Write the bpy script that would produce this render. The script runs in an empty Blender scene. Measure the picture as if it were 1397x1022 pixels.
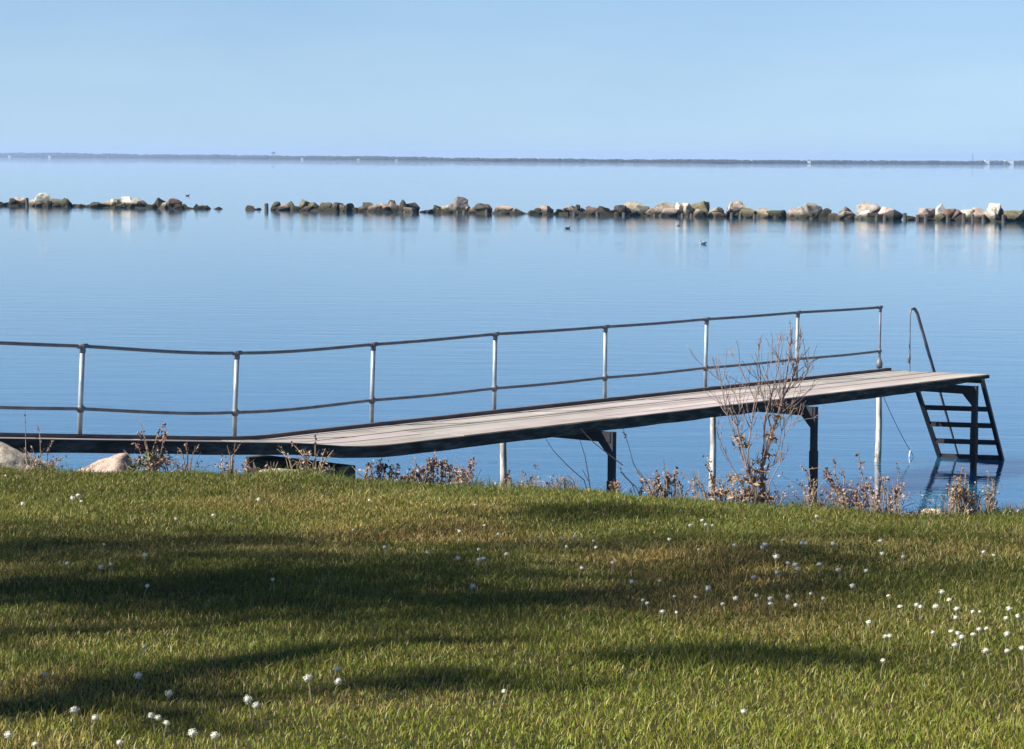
import bpy, bmesh, math, random
import numpy as np
from mathutils import Vector, Matrix, noise
random.seed(7)
RNG = np.random.default_rng(11)
C = bpy.context.scene.collection
SC = bpy.context.scene
PI = math.pi

# ------------------------------------------------------------------ camera
F = 3450.0                       # focal length in photo pixels (photo 1397 x 1022)
H = 4.73                         # eye height over the lake
ROLL = math.atan(9 / 1397)
def hor(u): return 213.0 + 9.0 * u / 1397
PITCH = math.atan((511 - hor(698.5)) / F)
_R = Vector((1, 0, 0)); _F = Vector((0, math.cos(PITCH), -math.sin(PITCH))); _U = Vector((0, math.sin(PITCH), math.cos(PITCH)))
_r = _R * math.cos(ROLL) + _U * math.sin(ROLL); _u = -_R * math.sin(ROLL) + _U * math.cos(ROLL)
EYE = Vector((0, 0, H))
cam = bpy.data.cameras.new('camera'); co = bpy.data.objects.new('camera', cam); C.objects.link(co)
m3 = Matrix((_r, _u, -_F)).transposed()
co.matrix_world = Matrix.Translation(EYE) @ m3.to_4x4()
cam.sensor_width = 36; cam.lens = F / 1397 * 36; cam.clip_start = 0.1; cam.clip_end = 60000
SC.camera = co
def ray(u, v): return _r * (u - 698.5) + _u * (511 - v) + _F * F
def at(u, v, y):                 # photo pixel + distance ahead -> point in the place
    r = ray(u, v); return EYE + r * (y / r.y)
def atz(u, v, z):
    r = ray(u, v); return EYE + r * ((z - H) / r.z)

# ------------------------------------------------------------------ bookkeeping
def tag(o, label=None, cat=None, group=None, kind=None):
    if label: o['label'] = label
    if cat: o['category'] = cat
    if group: o['group'] = group
    if kind: o['kind'] = kind
    return o
def empty(name, loc=(0, 0, 0), rz=0.0):
    o = bpy.data.objects.new(name, None); C.objects.link(o); o.location = loc; o.rotation_euler = (0, 0, rz)
    o.empty_display_size = .2; return o
def link(name, me, mats, parent=None, smooth=False):
    for m in (mats if isinstance(mats, (list, tuple)) else [mats]): me.materials.append(m)
    if smooth: me.polygons.foreach_set('use_smooth', [True] * len(me.polygons))
    o = bpy.data.objects.new(name, me); C.objects.link(o)
    if parent:
        o.parent = parent
    return o
class MB:
    def __init__(s): s.v = []; s.f = []; s.mi = []
    def add(s, v, f, mi=0):
        b = len(s.v); s.v += [tuple(p) for p in v]; s.f += [tuple(b + i for i in q) for q in f]; s.mi += [mi] * len(f)
    def hexa(s, c, mi=0):        # eight corners: bottom ring then top ring
        s.add(c, [(3, 2, 1, 0), (4, 5, 6, 7), (0, 1, 5, 4), (1, 2, 6, 5), (2, 3, 7, 6), (3, 0, 4, 7)], mi)
    def bar(s, a, b, w, h, mi=0, side=None):
        a = Vector(a); b = Vector(b); d = (b - a).normalized()
        sd = Vector(side).normalized() if side else d.cross(Vector((0, 0, 1)))
        if sd.length < .01: sd = Vector((1, 0, 0))
        sd.normalize(); up = sd.cross(d).normalized()
        c = []
        for p in (a, b):
            c.append([p - sd * w / 2 - up * h / 2, p + sd * w / 2 - up * h / 2, p + sd * w / 2 + up * h / 2, p - sd * w / 2 + up * h / 2])
        s.add(c[0] + c[1], [(0, 1, 2, 3), (7, 6, 5, 4), (0, 4, 5, 1), (1, 5, 6, 2), (2, 6, 7, 3), (3, 7, 4, 0)], mi)
    def tube(s, pts, rad, n=8, mi=0, cap=True):
        pts = [Vector(p) for p in pts]; k = len(pts)
        rr = rad if isinstance(rad, (list, tuple)) else [rad] * k
        rings = []
        nrm = None
        for i in range(k):
            d = (pts[min(i + 1, k - 1)] - pts[max(i - 1, 0)])
            if d.length < 1e-9: d = Vector((0, 0, 1))
            d.normalize()
            if nrm is None:
                nrm = d.cross(Vector((0.3, 0.2, 1))); 
                if nrm.length < .05: nrm = d.cross(Vector((1, 0, 0)))
            nrm = (nrm - d * nrm.dot(d)).normalized(); bn = d.cross(nrm)
            rings.append([pts[i] + (nrm * math.cos(2 * PI * j / n) + bn * math.sin(2 * PI * j / n)) * rr[i] for j in range(n)])
        v = [p for r in rings for p in r]; f = []
        for i in range(k - 1):
            for j in range(n):
                f.append((i * n + j, i * n + (j + 1) % n, (i + 1) * n + (j + 1) % n, (i + 1) * n + j))
        if cap: f += [tuple(range(n - 1, -1, -1)), tuple((k - 1) * n + j for j in range(n))]
        s.add(v, f, mi)
    def ball(s, c, rx, ry=None, rz=None, n=8, m=5, mi=0):
        ry = ry or rx; rz = rz or rx; v = [(c[0], c[1], c[2] - rz)]; f = []
        for i in range(1, m):
            a = -PI / 2 + PI * i / m
            for j in range(n):
                b = 2 * PI * j / n; v.append((c[0] + rx * math.cos(a) * math.cos(b), c[1] + ry * math.cos(a) * math.sin(b), c[2] + rz * math.sin(a)))
        v.append((c[0], c[1], c[2] + rz)); L = len(v) - 1
        for j in range(n): f.append((0, 1 + (j + 1) % n, 1 + j)); f.append((L, L - n + j, L - n + (j + 1) % n))
        for i in range(m - 2):
            for j in range(n):
                a = 1 + i * n; f.append((a + j, a + (j + 1) % n, a + n + (j + 1) % n, a + n + j))
        s.add(v, f, mi)
    def mesh(s, name):
        me = bpy.data.meshes.new(name); me.from_pydata(s.v, [], s.f); me.polygons.foreach_set('material_index', s.mi); me.update(); return me
    def build(s, name, mats, parent=None, smooth=False, origin=None):
        if origin is not None:
            o0 = Vector(origin); s.v = [tuple(Vector(p) - o0) for p in s.v]
        o = link(name, s.mesh(name), mats, parent, smooth)
        if origin is not None: o.location = origin
        return o

# ------------------------------------------------------------------ materials
def nmat(name):
    m = bpy.data.materials.new(name); m.use_nodes = True; nt = m.node_tree
    return m, nt, nt.nodes['Principled BSDF']
def N(nt, t, **k):
    n = nt.nodes.new(t)
    for a, b in k.items():
        if a in n.inputs: n.inputs[a].default_value = b
        else: setattr(n, a, b)
    return n
def ramp(nt, fac, stops):
    r = N(nt, 'ShaderNodeValToRGB'); e = r.color_ramp.elements
    while len(e) < len(stops): e.new(.5)
    for i, (p, c) in enumerate(stops): e[i].position = p; e[i].color = (*c, 1)
    nt.links.new(fac, r.inputs[0]); return r.outputs[0]
def coords(nt, scale=(1, 1, 1), kind='Object', rot=(0, 0, 0)):
    t = N(nt, 'ShaderNodeTexCoord'); mp = N(nt, 'ShaderNodeMapping'); mp.inputs['Scale'].default_value = scale; mp.inputs['Rotation'].default_value = rot
    nt.links.new(t.outputs[kind], mp.inputs[0]); return mp.outputs[0]
def noisy(name, stops, scale=5, stretch=(1, 1, 1), rough=.8, bump=.0, bscale=None, detail=6, metal=0., rot=(0, 0, 0), spec=.3):
    m, nt, b = nmat(name); L = nt.links.new
    c = coords(nt, stretch, rot=rot)
    n = N(nt, 'ShaderNodeTexNoise', Scale=scale, Detail=detail, Roughness=.65); L(c, n.inputs['Vector'])
    L(ramp(nt, n.outputs['Fac'], stops), b.inputs['Base Color'])
    b.inputs['Roughness'].default_value = rough; b.inputs['Metallic'].default_value = metal; b.inputs['Specular IOR Level'].default_value = spec
    if bump:
        n2 = N(nt, 'ShaderNodeTexNoise', Scale=bscale or scale * 3, Detail=8, Roughness=.7); L(c, n2.inputs['Vector'])
        bp = N(nt, 'ShaderNodeBump', Strength=.8, Distance=bump); L(n2.outputs['Fac'], bp.inputs['Height']); L(bp.outputs[0], b.inputs['Normal'])
    return m
M = {}
M['steel_post'] = noisy('galvanised steel', [(.3, (.21, .24, .26)), (.45, (.30, .34, .36)), (.7, (.42, .46, .475))], 6, rough=.45, metal=.35)
M['rail'] = noisy('dull grey rail', [(.3, (.11, .115, .13)), (.7, (.21, .22, .24))], 6, rough=.5, metal=.2)
M['dark_steel'] = noisy('tarred dark steel', [(.3, (.012, .013, .018)), (.7, (.035, .035, .042))], 4, rough=.6)
M['old_timber'] = noisy('old dark timber', [(.25, (.022, .016, .013)), (.5, (.075, .056, .045)), (.72, (.17, .135, .115))], 3, (1, 1, 5), .9, .006, spec=.1)
M['leg_timber'] = noisy('weathered pole', [(.3, (.12, .09, .075)), (.46, (.36, .31, .27)), (.58, (.72, .68, .63))], 3.2, (2, 2, .6), .8, .003)
M['pile_timber'] = noisy('grey pile timber', [(.3, (.03, .026, .022)), (.55, (.10, .085, .07)), (.75, (.24, .21, .175))], 1.6, (2, 2, .5), .9)
M['kerb'] = noisy('dark kerb board', [(.3, (.075, .062, .058)), (.7, (.17, .14, .13))], 5, (1, 1, 6), .85, .003)
M['foliage_dry_red'] = noisy('dry dock seed', [(.3, (.15, .08, .06)), (.7, (.38, .24, .185))], 25, rough=.9)
M['foliage_dry_tan'] = noisy('dry stalk', [(.3, (.20, .13, .08)), (.7, (.42, .32, .22))], 20, rough=.9)
M['foliage_pale'] = noisy('pale dry chaff', [(.3, (.26, .17, .125)), (.7, (.50, .38, .30))], 25, rough=.9)
M['dead_leaf'] = noisy('dead orange brown leaf', [(.3, (.19, .115, .065)), (.7, (.42, .30, .19))], 25, rough=.9)
M['twig'] = noisy('grey brown twig', [(.3, (.16, .11, .09)), (.7, (.37, .275, .23))], 20, rough=.9)
M['dark_twig'] = noisy('dark twig', [(.3, (.035, .03, .035)), (.7, (.09, .075, .075))], 20, rough=.9)
M['weed_green'] = noisy('weed leaf', [(.3, (.06, .09, .025)), (.7, (.16, .19, .06))], 20, rough=.7)
M['seed_head'] = noisy('dandelion fluff', [(.3, (.62, .60, .46)), (.7, (.82, .80, .66))], 60, rough=.95)
M['stem'] = noisy('dandelion stem', [(.3, (.16, .18, .06)), (.7, (.32, .28, .13))], 40, rough=.7)
M['bark'] = noisy('bark', [(.3, (.05, .04, .03)), (.7, (.14, .11, .085))], 6, (1, 1, .3), .9, .01)
M['white_paint'] = noisy('white wall', [(.3, (.72, .72, .70)), (.7, (.82, .82, .8))], .1, rough=.8)
M['grey_roof'] = noisy('grey roof', [(.3, (.12, .12, .13)), (.7, (.2, .19, .19))], .1, rough=.8)
M['feather_white'] = noisy('white feathers', [(.3, (.75, .75, .74)), (.7, (.85, .85, .84))], 20, rough=.8)
M['feather_grey'] = noisy('grey feathers', [(.3, (.22, .23, .25)), (.7, (.33, .34, .36))], 20, rough=.8)
M['feather_dark'] = noisy('dark feathers', [(.3, (.03, .028, .028)), (.7, (.09, .08, .075))], 20, rough=.8)
M['bill'] = noisy('bill', [(.3, (.45, .28, .04)), (.7, (.55, .35, .06))], 20, rough=.6)

# deck boards: weathered grey-pink planks running along the jetty
def deck_mat():
    m, nt, b = nmat('weathered deck boards'); L = nt.links.new
    at_ = N(nt, 'ShaderNodeAttribute', attribute_name='tone')
    c = coords(nt, (1, 1, 1))
    tc = N(nt, 'ShaderNodeAttribute', attribute_name='along')
    mp = N(nt, 'ShaderNodeMapping'); mp.inputs['Scale'].default_value = (.9, 22, 1); L(tc.outputs['Vector'], mp.inputs[0])
    n = N(nt, 'ShaderNodeTexNoise', Scale=1.2, Detail=8, Roughness=.7); L(mp.outputs[0], n.inputs['Vector'])
    n2 = N(nt, 'ShaderNodeTexNoise', Scale=1.3, Detail=4); L(c, n2.inputs['Vector'])
    ad = N(nt, 'ShaderNodeMath', operation='MULTIPLY_ADD'); L(n.outputs['Fac'], ad.inputs[0]); ad.inputs[1].default_value = .65
    mu = N(nt, 'ShaderNodeMath', operation='MULTIPLY'); L(n2.outputs['Fac'], mu.inputs[0]); mu.inputs[1].default_value = .35; L(mu.outputs[0], ad.inputs[2])
    col = ramp(nt, ad.outputs[0], [(.28, (.20, .165, .145)), (.42, (.40, .355, .315)), (.55, (.52, .47, .42)), (.7, (.64, .585, .53))])
    mx = N(nt, 'ShaderNodeMix', data_type='RGBA', blend_type='MULTIPLY'); mx.inputs[0].default_value = 1
    L(col, mx.inputs[6]); L(at_.outputs['Color'], mx.inputs[7]); L(mx.outputs[2], b.inputs['Base Color'])
    b.inputs['Roughness'].default_value = .85; b.inputs['Specular IOR Level'].default_value = .2
    bp = N(nt, 'ShaderNodeBump', Strength=.6, Distance=.003); L(n.outputs['Fac'], bp.inputs['Height']); L(bp.outputs[0], b.inputs['Normal'])
    return m
M['deck'] = deck_mat()

# boulders: the stone's own colour comes from the object, plus lichen, veins and an algae band at the waterline
def rock_mat(name, algae=True, sc=1.0):
    m, nt, b = nmat(name); L = nt.links.new
    oi = N(nt, 'ShaderNodeObjectInfo'); c = coords(nt, (1, 1, 1))
    n = N(nt, 'ShaderNodeTexNoise', Scale=2.2 * sc, Detail=9, Roughness=.72); L(c, n.inputs['Vector'])
    tone = ramp(nt, n.outputs['Fac'], [(.33, (.25, .21, .17)), (.45, (.66, .62, .57)), (.55, (1.0, .98, .95)), (.7, (1.2, 1.17, 1.12))])
    mx = N(nt, 'ShaderNodeMix', data_type='RGBA', blend_type='MULTIPLY'); mx.inputs[0].default_value = 1
    L(oi.outputs['Color'], mx.inputs[6]); L(tone, mx.inputs[7])
    last = mx.outputs[2]
    n3 = N(nt, 'ShaderNodeTexNoise', Scale=4.5 * sc, Detail=6, Roughness=.7); L(c, n3.inputs['Vector'])
    lf = ramp(nt, n3.outputs['Fac'], [(.56, (0, 0, 0)), (.70, (.6, .6, .6))])
    m2 = N(nt, 'ShaderNodeMix', data_type='RGBA'); L(lf, m2.inputs[0]); L(last, m2.inputs[6]); m2.inputs[7].default_value = (.12, .10, .07, 1); last = m2.outputs[2]
    if algae:
        g = N(nt, 'ShaderNodeNewGeometry'); sp = N(nt, 'ShaderNodeSeparateXYZ'); L(g.outputs['Position'], sp.inputs[0])
        a = N(nt, 'ShaderNodeMath', operation='MULTIPLY_ADD'); L(n.outputs['Fac'], a.inputs[0]); a.inputs[1].default_value = -1.0; L(sp.outputs['Z'], a.inputs[2])
        fr = N(nt, 'ShaderNodeMapRange'); L(a.outputs[0], fr.inputs[0]); fr.inputs[1].default_value = -.26; fr.inputs[2].default_value = .10; fr.inputs[3].default_value = .92; fr.inputs[4].default_value = 0
        m4 = N(nt, 'ShaderNodeMix', data_type='RGBA'); L(fr.outputs[0], m4.inputs[0]); L(last, m4.inputs[6]); m4.inputs[7].default_value = (.030, .028, .018, 1); last = m4.outputs[2]
    L(last, b.inputs['Base Color']); b.inputs['Roughness'].default_value = .88; b.inputs['Specular IOR Level'].default_value = .2
    n2 = N(nt, 'ShaderNodeTexNoise', Scale=5 * sc, Detail=10, Roughness=.7); L(c, n2.inputs['Vector'])
    bp = N(nt, 'ShaderNodeBump', Strength=.9, Distance=.08 / sc); L(n2.outputs['Fac'], bp.inputs['Height']); L(bp.outputs[0], b.inputs['Normal'])
    return m
M['rock'] = rock_mat('breakwater stone'); M['shore_rock'] = rock_mat('shore stone', False, 5.0)

def water_mat():
    m, nt, b = nmat('lake water'); L = nt.links.new
    b.inputs['Base Color'].default_value = (.020, .112, .200, 1); b.inputs['IOR'].default_value = 1.5
    b.inputs['Subsurface Weight'].default_value = 1.0; b.inputs['Subsurface Radius'].default_value = (1.0, 1.0, 1.0); b.inputs['Subsurface Scale'].default_value = 5.0
    b.inputs['Roughness'].default_value = .015
    c1 = coords(nt, (.30, 1.0, 1), rot=(0, 0, .10)); c2 = coords(nt, (.45, 1.0, 1), rot=(0, 0, -.22)); c3 = coords(nt, (.010, .055, 1), rot=(0, 0, .04))
    big = N(nt, 'ShaderNodeTexNoise', Scale=1.0, Detail=5, Roughness=.6); L(c3, big.inputs['Vector'])
    cal = N(nt, 'ShaderNodeMapRange'); L(big.outputs['Fac'], cal.inputs[0]); cal.inputs[1].default_value = .36; cal.inputs[2].default_value = .62; cal.inputs[3].default_value = .6; cal.inputs[4].default_value = 1.1
    n1 = N(nt, 'ShaderNodeTexNoise', Scale=1.15, Detail=3, Roughness=.5); L(c1, n1.inputs['Vector'])
    n2 = N(nt, 'ShaderNodeTexNoise', Scale=4.2, Detail=4, Roughness=.55); L(c2, n2.inputs['Vector'])
    b1 = N(nt, 'ShaderNodeBump', Distance=.0105); L(n1.outputs['Fac'], b1.inputs['Height']); L(cal.outputs[0], b1.inputs['Strength'])
    b2 = N(nt, 'ShaderNodeBump', Distance=.0040); L(n2.outputs['Fac'], b2.inputs['Height']); L(cal.outputs[0], b2.inputs['Strength']); L(b1.outputs[0], b2.inputs['Normal'])
    L(b2.outputs[0], b.inputs['Normal'])
    return m
M['water'] = water_mat()

def grass_mat(name):
    m, nt, b = nmat(name); L = nt.links.new; nt.nodes.remove(b); out = nt.nodes['Material Output']
    at_ = N(nt, 'ShaderNodeAttribute', attribute_name='tint')
    d = N(nt, 'ShaderNodeBsdfDiffuse'); t = N(nt, 'ShaderNodeBsdfTranslucent'); g = N(nt, 'ShaderNodeBsdfGlossy', Roughness=.45); g.inputs['Color'].default_value = (.8, .85, .8, 1)
    L(at_.outputs['Color'], d.inputs['Color']); L(at_.outputs['Color'], t.inputs['Color'])
    a = N(nt, 'ShaderNodeMixShader'); a.inputs[0].default_value = .35; L(d.outputs[0], a.inputs[1]); L(t.outputs[0], a.inputs[2])
    c = N(nt, 'ShaderNodeMixShader'); c.inputs[0].default_value = .02; L(a.outputs[0], c.inputs[1]); L(g.outputs[0], c.inputs[2])
    L(c.outputs[0], out.inputs[0]); return m
M['grass'] = grass_mat('grass blade')
M['leaf'] = noisy('tree leaf', [(.3, (.04, .07, .02)), (.7, (.09, .13, .04))], 3, rough=.6)
def soil_mat():
    m, nt, b = nmat('lawn soil and thatch'); L = nt.links.new; c = coords(nt)
    n = N(nt, 'ShaderNodeTexNoise', Scale=.8, Detail=8, Roughness=.7); L(c, n.inputs['Vector'])
    n2 = N(nt, 'ShaderNodeTexNoise', Scale=40, Detail=6, Roughness=.7); L(c, n2.inputs['Vector'])
    a = ramp(nt, n.outputs['Fac'], [(.35, (.045, .055, .018)), (.5, (.085, .085, .03)), (.68, (.14, .11, .05))])
    k = ramp(nt, n2.outputs['Fac'], [(.3, (.5, .5, .5)), (.7, (1.2, 1.2, 1.2))])
    mx = N(nt, 'ShaderNodeMix', data_type='RGBA', blend_type='MULTIPLY'); mx.inputs[0].default_value = 1; L(a, mx.inputs[6]); L(k, mx.inputs[7])
    L(mx.outputs[2], b.inputs['Base Color']); b.inputs['Roughness'].default_value = .95; b.inputs['Specular IOR Level'].default_value = .1
    bp = N(nt, 'ShaderNodeBump', Strength=1, Distance=.03); L(n2.outputs['Fac'], bp.inputs['Height']); L(bp.outputs[0], b.inputs['Normal'])
    return m
M['soil'] = soil_mat()
M['far_wood'] = noisy('far wood', [(.3, (.020, .028, .016)), (.7, (.055, .06, .035))], .03, rough=.95)

# ------------------------------------------------------------------ sky, sun, haze
SUN_EL = math.radians(37); SUN_DIR_XY = Vector((-.95, -.31)).normalized()
S = Vector((SUN_DIR_XY.x * math.cos(SUN_EL), SUN_DIR_XY.y * math.cos(SUN_EL), math.sin(SUN_EL)))
w = bpy.data.worlds.new('World'); SC.world = w; w.use_nodes = True; nt = w.node_tree
sky = N(nt, 'ShaderNodeTexSky'); sky.sky_type = 'NISHITA'; sky.sun_disc = False
sky.sun_elevation = SUN_EL; sky.sun_rotation = math.atan2(S.x, S.y)
sky.air_density = .82; sky.dust_density = .0; sky.ozone_density = 6.0; sky.altitude = 100
bg = nt.nodes['Background']; bg.inputs[1].default_value = .068
tc_ = N(nt, 'ShaderNodeTexCoord'); sx = N(nt, 'ShaderNodeSeparateXYZ'); nt.links.new(tc_.outputs['Generated'], sx.inputs[0])
z2 = N(nt, 'ShaderNodeMath', operation='MULTIPLY'); nt.links.new(sx.outputs[2], z2.inputs[0]); nt.links.new(sx.outputs[2], z2.inputs[1])
z3 = N(nt, 'ShaderNodeMath', operation='ADD'); nt.links.new(z2.outputs[0], z3.inputs[0]); z3.inputs[1].default_value = .05 ** 2
z4 = N(nt, 'ShaderNodeMath', operation='SQRT'); nt.links.new(z3.outputs[0], z4.inputs[0])
cx = N(nt, 'ShaderNodeCombineXYZ'); nt.links.new(sx.outputs[0], cx.inputs[0]); nt.links.new(sx.outputs[1], cx.inputs[1]); nt.links.new(z4.outputs[0], cx.inputs[2])
nm_ = N(nt, 'ShaderNodeVectorMath', operation='NORMALIZE'); nt.links.new(cx.outputs[0], nm_.inputs[0]); nt.links.new(nm_.outputs[0], sky.inputs[0])
tn_ = N(nt, 'ShaderNodeMix', data_type='RGBA', blend_type='MULTIPLY'); tn_.inputs[0].default_value = 1; tn_.inputs[7].default_value = (1.03, .975, .985, 1)
nt.links.new(sky.outputs[0], tn_.inputs[6]); mp_ = N(nt, 'ShaderNodeMapping'); mp_.inputs['Scale'].default_value = (5, 5, 26); nt.links.new(tc_.outputs['Generated'], mp_.inputs[0])
ci = N(nt, 'ShaderNodeTexNoise', Scale=1.6, Detail=5, Roughness=.6); nt.links.new(mp_.outputs[0], ci.inputs['Vector'])
cr = ramp(nt, ci.outputs['Fac'], [(.35, (.965, .975, .985)), (.7, (1.05, 1.035, 1.015))])
vl = N(nt, 'ShaderNodeMix', data_type='RGBA', blend_type='MULTIPLY'); vl.inputs[0].default_value = 1
nt.links.new(tn_.outputs[2], vl.inputs[6]); nt.links.new(cr, vl.inputs[7]); nt.links.new(vl.outputs[2], bg.inputs[0])
sl = bpy.data.lights.new('sun', 'SUN'); sl.energy = 5.0; sl.angle = math.radians(.53); sl.color = (1.0, .95, .87)
so = bpy.data.objects.new('sun', sl); C.objects.link(so); so.rotation_euler = S.to_track_quat('Z', 'Y').to_euler(); so.location = S * 60

mh = bpy.data.materials.new('thin air'); mh.use_nodes = True; nt = mh.node_tree; nt.nodes.remove(nt.nodes['Principled BSDF'])
pv = N(nt, 'ShaderNodeVolumePrincipled'); pv.inputs['Color'].default_value = (.53, .68, .94, 1); pv.inputs['Density'].default_value = 8.5e-5; pv.inputs['Anisotropy'].default_value = .1
nt.links.new(pv.outputs[0], nt.nodes['Material Output'].inputs['Volume'])
hb = MB(); X, Y0, Y1, Z0, Z1 = 14200, -90, 15200, -3.2, 45
hb.hexa([(-X, Y0, Z0), (X, Y0, Z0), (X, Y1, Z0), (-X, Y1, Z0), (-X, Y0, Z1), (X, Y0, Z1), (X, Y1, Z1), (-X, Y1, Z1)])
tag(hb.build('haze', mh), kind='stuff')

# ------------------------------------------------------------------ ground and water
EX = np.array([-60, -12, -7.6, -5.9, -5.25, -3.44, -1.7, 0, 1.57, 3.07, 6, 12, 60.])
EY = np.array([34, 30, 27.5, 24.0, 19.2, 17.85, 17.30, 16.15, 15.05, 14.65, 14.1, 13.4, 9.]) 
def edge(x): return np.interp(x, EX, EY) + .30 + .05 * np.sin(x * 2.3 + .5) + .03 * np.sin(x * 7.1)
def lawn_z(x, y):
    x = np.asarray(x, float); y = np.asarray(y, float)
    s = y - edge(x)
    z = H - (1.65 + .049 * (np.minimum(y, 40) - 7)) - .35 * (s + np.sqrt(s * s + .09))
    z = z + .016 * np.sin(x * 1.7 + y * .9) + .012 * np.sin(x * .8 - y * 2.1 + 1) + .006 * np.sin(5.1 * x + 1.2 * y)
    return np.maximum(z, -2.0)
def lz(x, y): return float(lawn_z(x, y))
def ground(u, v):                # photo pixel -> point on the lawn
    r = ray(u, v).normalized(); t = 5.0
    for _ in range(4000):
        p = EYE + r * t
        if p.z < lz(p.x, p.y): break
        t += .02
    return p
gx = np.concatenate([np.linspace(-60, -9, 24)[:-1], np.linspace(-9, 9, 145), np.linspace(9, 60, 24)[1:]])
gy = np.concatenate([np.linspace(-45, 5, 20)[:-1], np.linspace(5, 21, 129), np.linspace(21, 45, 49)[1:]])
GX, GY = np.meshgrid(gx, gy); GZ = lawn_z(GX, GY)
vs = np.stack([GX, GY, GZ], -1).reshape(-1, 3); nx = len(gx)
fs = [(j * nx + i, j * nx + i + 1, (j + 1) * nx + i + 1, (j + 1) * nx + i) for j in range(len(gy) - 1) for i in range(nx - 1)]
me = bpy.data.meshes.new('lawn'); me.from_pydata(vs.tolist(), [], fs)
tag(link('lawn', me, M['soil'], smooth=True), kind='structure')

mb = MB(); mb.add([(-14000, 6, 0), (14000, 6, 0), (14000, 15000, 0), (-14000, 15000, 0)], [(0, 1, 2, 3)])
tag(mb.build('lake', M['water']), kind='structure')

# ------------------------------------------------------------------ grass
def vnoise(x, y, s, seed):
    r = np.random.default_rng(seed).random((64, 64)); x = x * s + 17.3; y = y * s + 9.1
    xi = np.floor(x).astype(int); yi = np.floor(y).astype(int); fx = x - xi; fy = y - yi
    fx = fx * fx * (3 - 2 * fx); fy = fy * fy * (3 - 2 * fy)
    g = lambda a, b: r[a % 64, b % 64]
    return (g(xi, yi) * (1 - fx) + g(xi + 1, yi) * fx) * (1 - fy) + (g(xi, yi + 1) * (1 - fx) + g(xi + 1, yi + 1) * fx) * fy
def lawn_tint(x, y):
    n = .5 * vnoise(x, y * .8, .9, 1) + .3 * vnoise(x, y, 2.3, 2) + .2 * vnoise(x, y, 6, 3)
    e = edge(x) - y
    straw = np.clip((n - .47) * 4.5, 0, 1) * np.clip(e / 2.0, .15, 1)
    return straw
def make_grass():
    dens = 7200
    ymax = 19.5; n = int(dens * (ymax - 6.4) * 10)
    x = RNG.uniform(-5, 5, n); y = RNG.uniform(6.4, ymax, n)
    half = .2025 * y
    keep = (np.abs(x) < half + .25) | ((np.abs(x) < half + 1.0) & (RNG.random(n) < .45))
    keep &= y < edge(x) + .35 * RNG.random(n)
    x = x[keep]; y = y[keep]; n = len(x)
    z = lawn_z(x, y)
    e = edge(x) - y
    clump = vnoise(x, y, 3.4, 8) * .6 + vnoise(x, y, 9, 9) * .4
    rim = np.clip(1 - e / 1.6, 0, 1)
    h = (.011 + .023 * RNG.random(n) ** 1.6) * (.5 + .95 * clump) * (1 + .3 * rim)
    rag = np.clip(1 - e / .45, 0, 1) * np.clip((vnoise(x, y, 4.3, 21) - .45) * 4, 0, 1); h *= 1 + 2.6 * rag * RNG.random(n)
    tall = RNG.random(n) < .003 + .006 * rim; h[tall] *= RNG.uniform(1.5, 2.4, tall.sum())
    wd = RNG.uniform(.0022, .0042, n) * (1 + (y - 7) * .035)
    az = RNG.uniform(0, 2 * PI, n); dx = np.cos(az); dy = np.sin(az)
    lean = RNG.uniform(.2, 1.35, n) * h; la = RNG.uniform(0, 2 * PI, n); lx = np.cos(la) * lean; ly = np.sin(la) * lean
    V = np.zeros((n, 5, 3))
    V[:, 0] = np.stack([x - dx * wd / 2, y - dy * wd / 2, z - .006], 1); V[:, 1] = np.stack([x + dx * wd / 2, y + dy * wd / 2, z - .006], 1)
    V[:, 2] = np.stack([x + dx * wd * .42 + lx * .38, y + dy * wd * .42 + ly * .38, z + h * .62], 1); V[:, 3] = np.stack([x - dx * wd * .42 + lx * .38, y - dy * wd * .42 + ly * .38, z + h * .62], 1)
    V[:, 4] = np.stack([x + lx, y + ly, z + h], 1)
    s = lawn_tint(x, y); r = RNG.random(n)
    # kinds of blade: fresh green, dull olive, dry straw, brown thatch
    near = np.clip((10.5 - y) / 3.5, 0, 1)
    g1 = np.array([.112, .160, .018]); g2 = np.array([.185, .174, .038]); st = np.array([.42, .33, .10]); br = np.array([.16, .115, .055])
    col = g1 * .5 + g2 * .5 + (RNG.random((n, 1)) - .5) * (g1 - g2)
    col = col * (1 + .45 * near[:, None] * np.array([1.1, 1, .1]))
    col = col * (1 - rim[:, None] * np.array([.30, .10, .0]))
    pst = (.12 + .42 * s) * (1 - .55 * rim); q = r < pst; col[q] = st * RNG.uniform(.6, 1.15, (q.sum(), 1))
    q = (r > .90 - .10 * s); col[q] = br * RNG.uniform(.6, 1.2, (q.sum(), 1))
    patch = vnoise(x, y, 1.6, 31)[:, None]; col *= RNG.uniform(.86, 1.12, (n, 1)) * (.80 + .42 * patch); col = col * (1 - .22 * np.clip((vnoise(x, y, .75, 33)[:, None] - .52) * 3, 0, 1) * np.array([-.25, .35, .2]))
    me = bpy.data.meshes.new('grass')
    me.vertices.add(n * 5); me.vertices.foreach_set('co', V.reshape(-1))
    b = (np.arange(n) * 5)[:, None]
    loops = (b + np.array([[0, 1, 2, 3, 3, 2, 4]])).reshape(-1)
    me.loops.add(n * 7); me.loops.foreach_set('vertex_index', loops.astype(np.int32))
    me.polygons.add(n * 2)
    ls = (np.arange(n) * 7)[:, None] + np.array([[0, 4]])
    me.polygons.foreach_set('loop_start', ls.reshape(-1).astype(np.int32))
    me.update(calc_edges=True)
    a = me.attributes.new('tint', 'FLOAT_COLOR', 'POINT')
    cc = np.ones((n, 5, 4)); cc[:, :, :3] = col[:, None, :]
    a.data.foreach_set('color', cc.reshape(-1).astype(np.float32))
    tag(link('grass', me, M['grass']), kind='stuff')
    print('grass blades', n)
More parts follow.
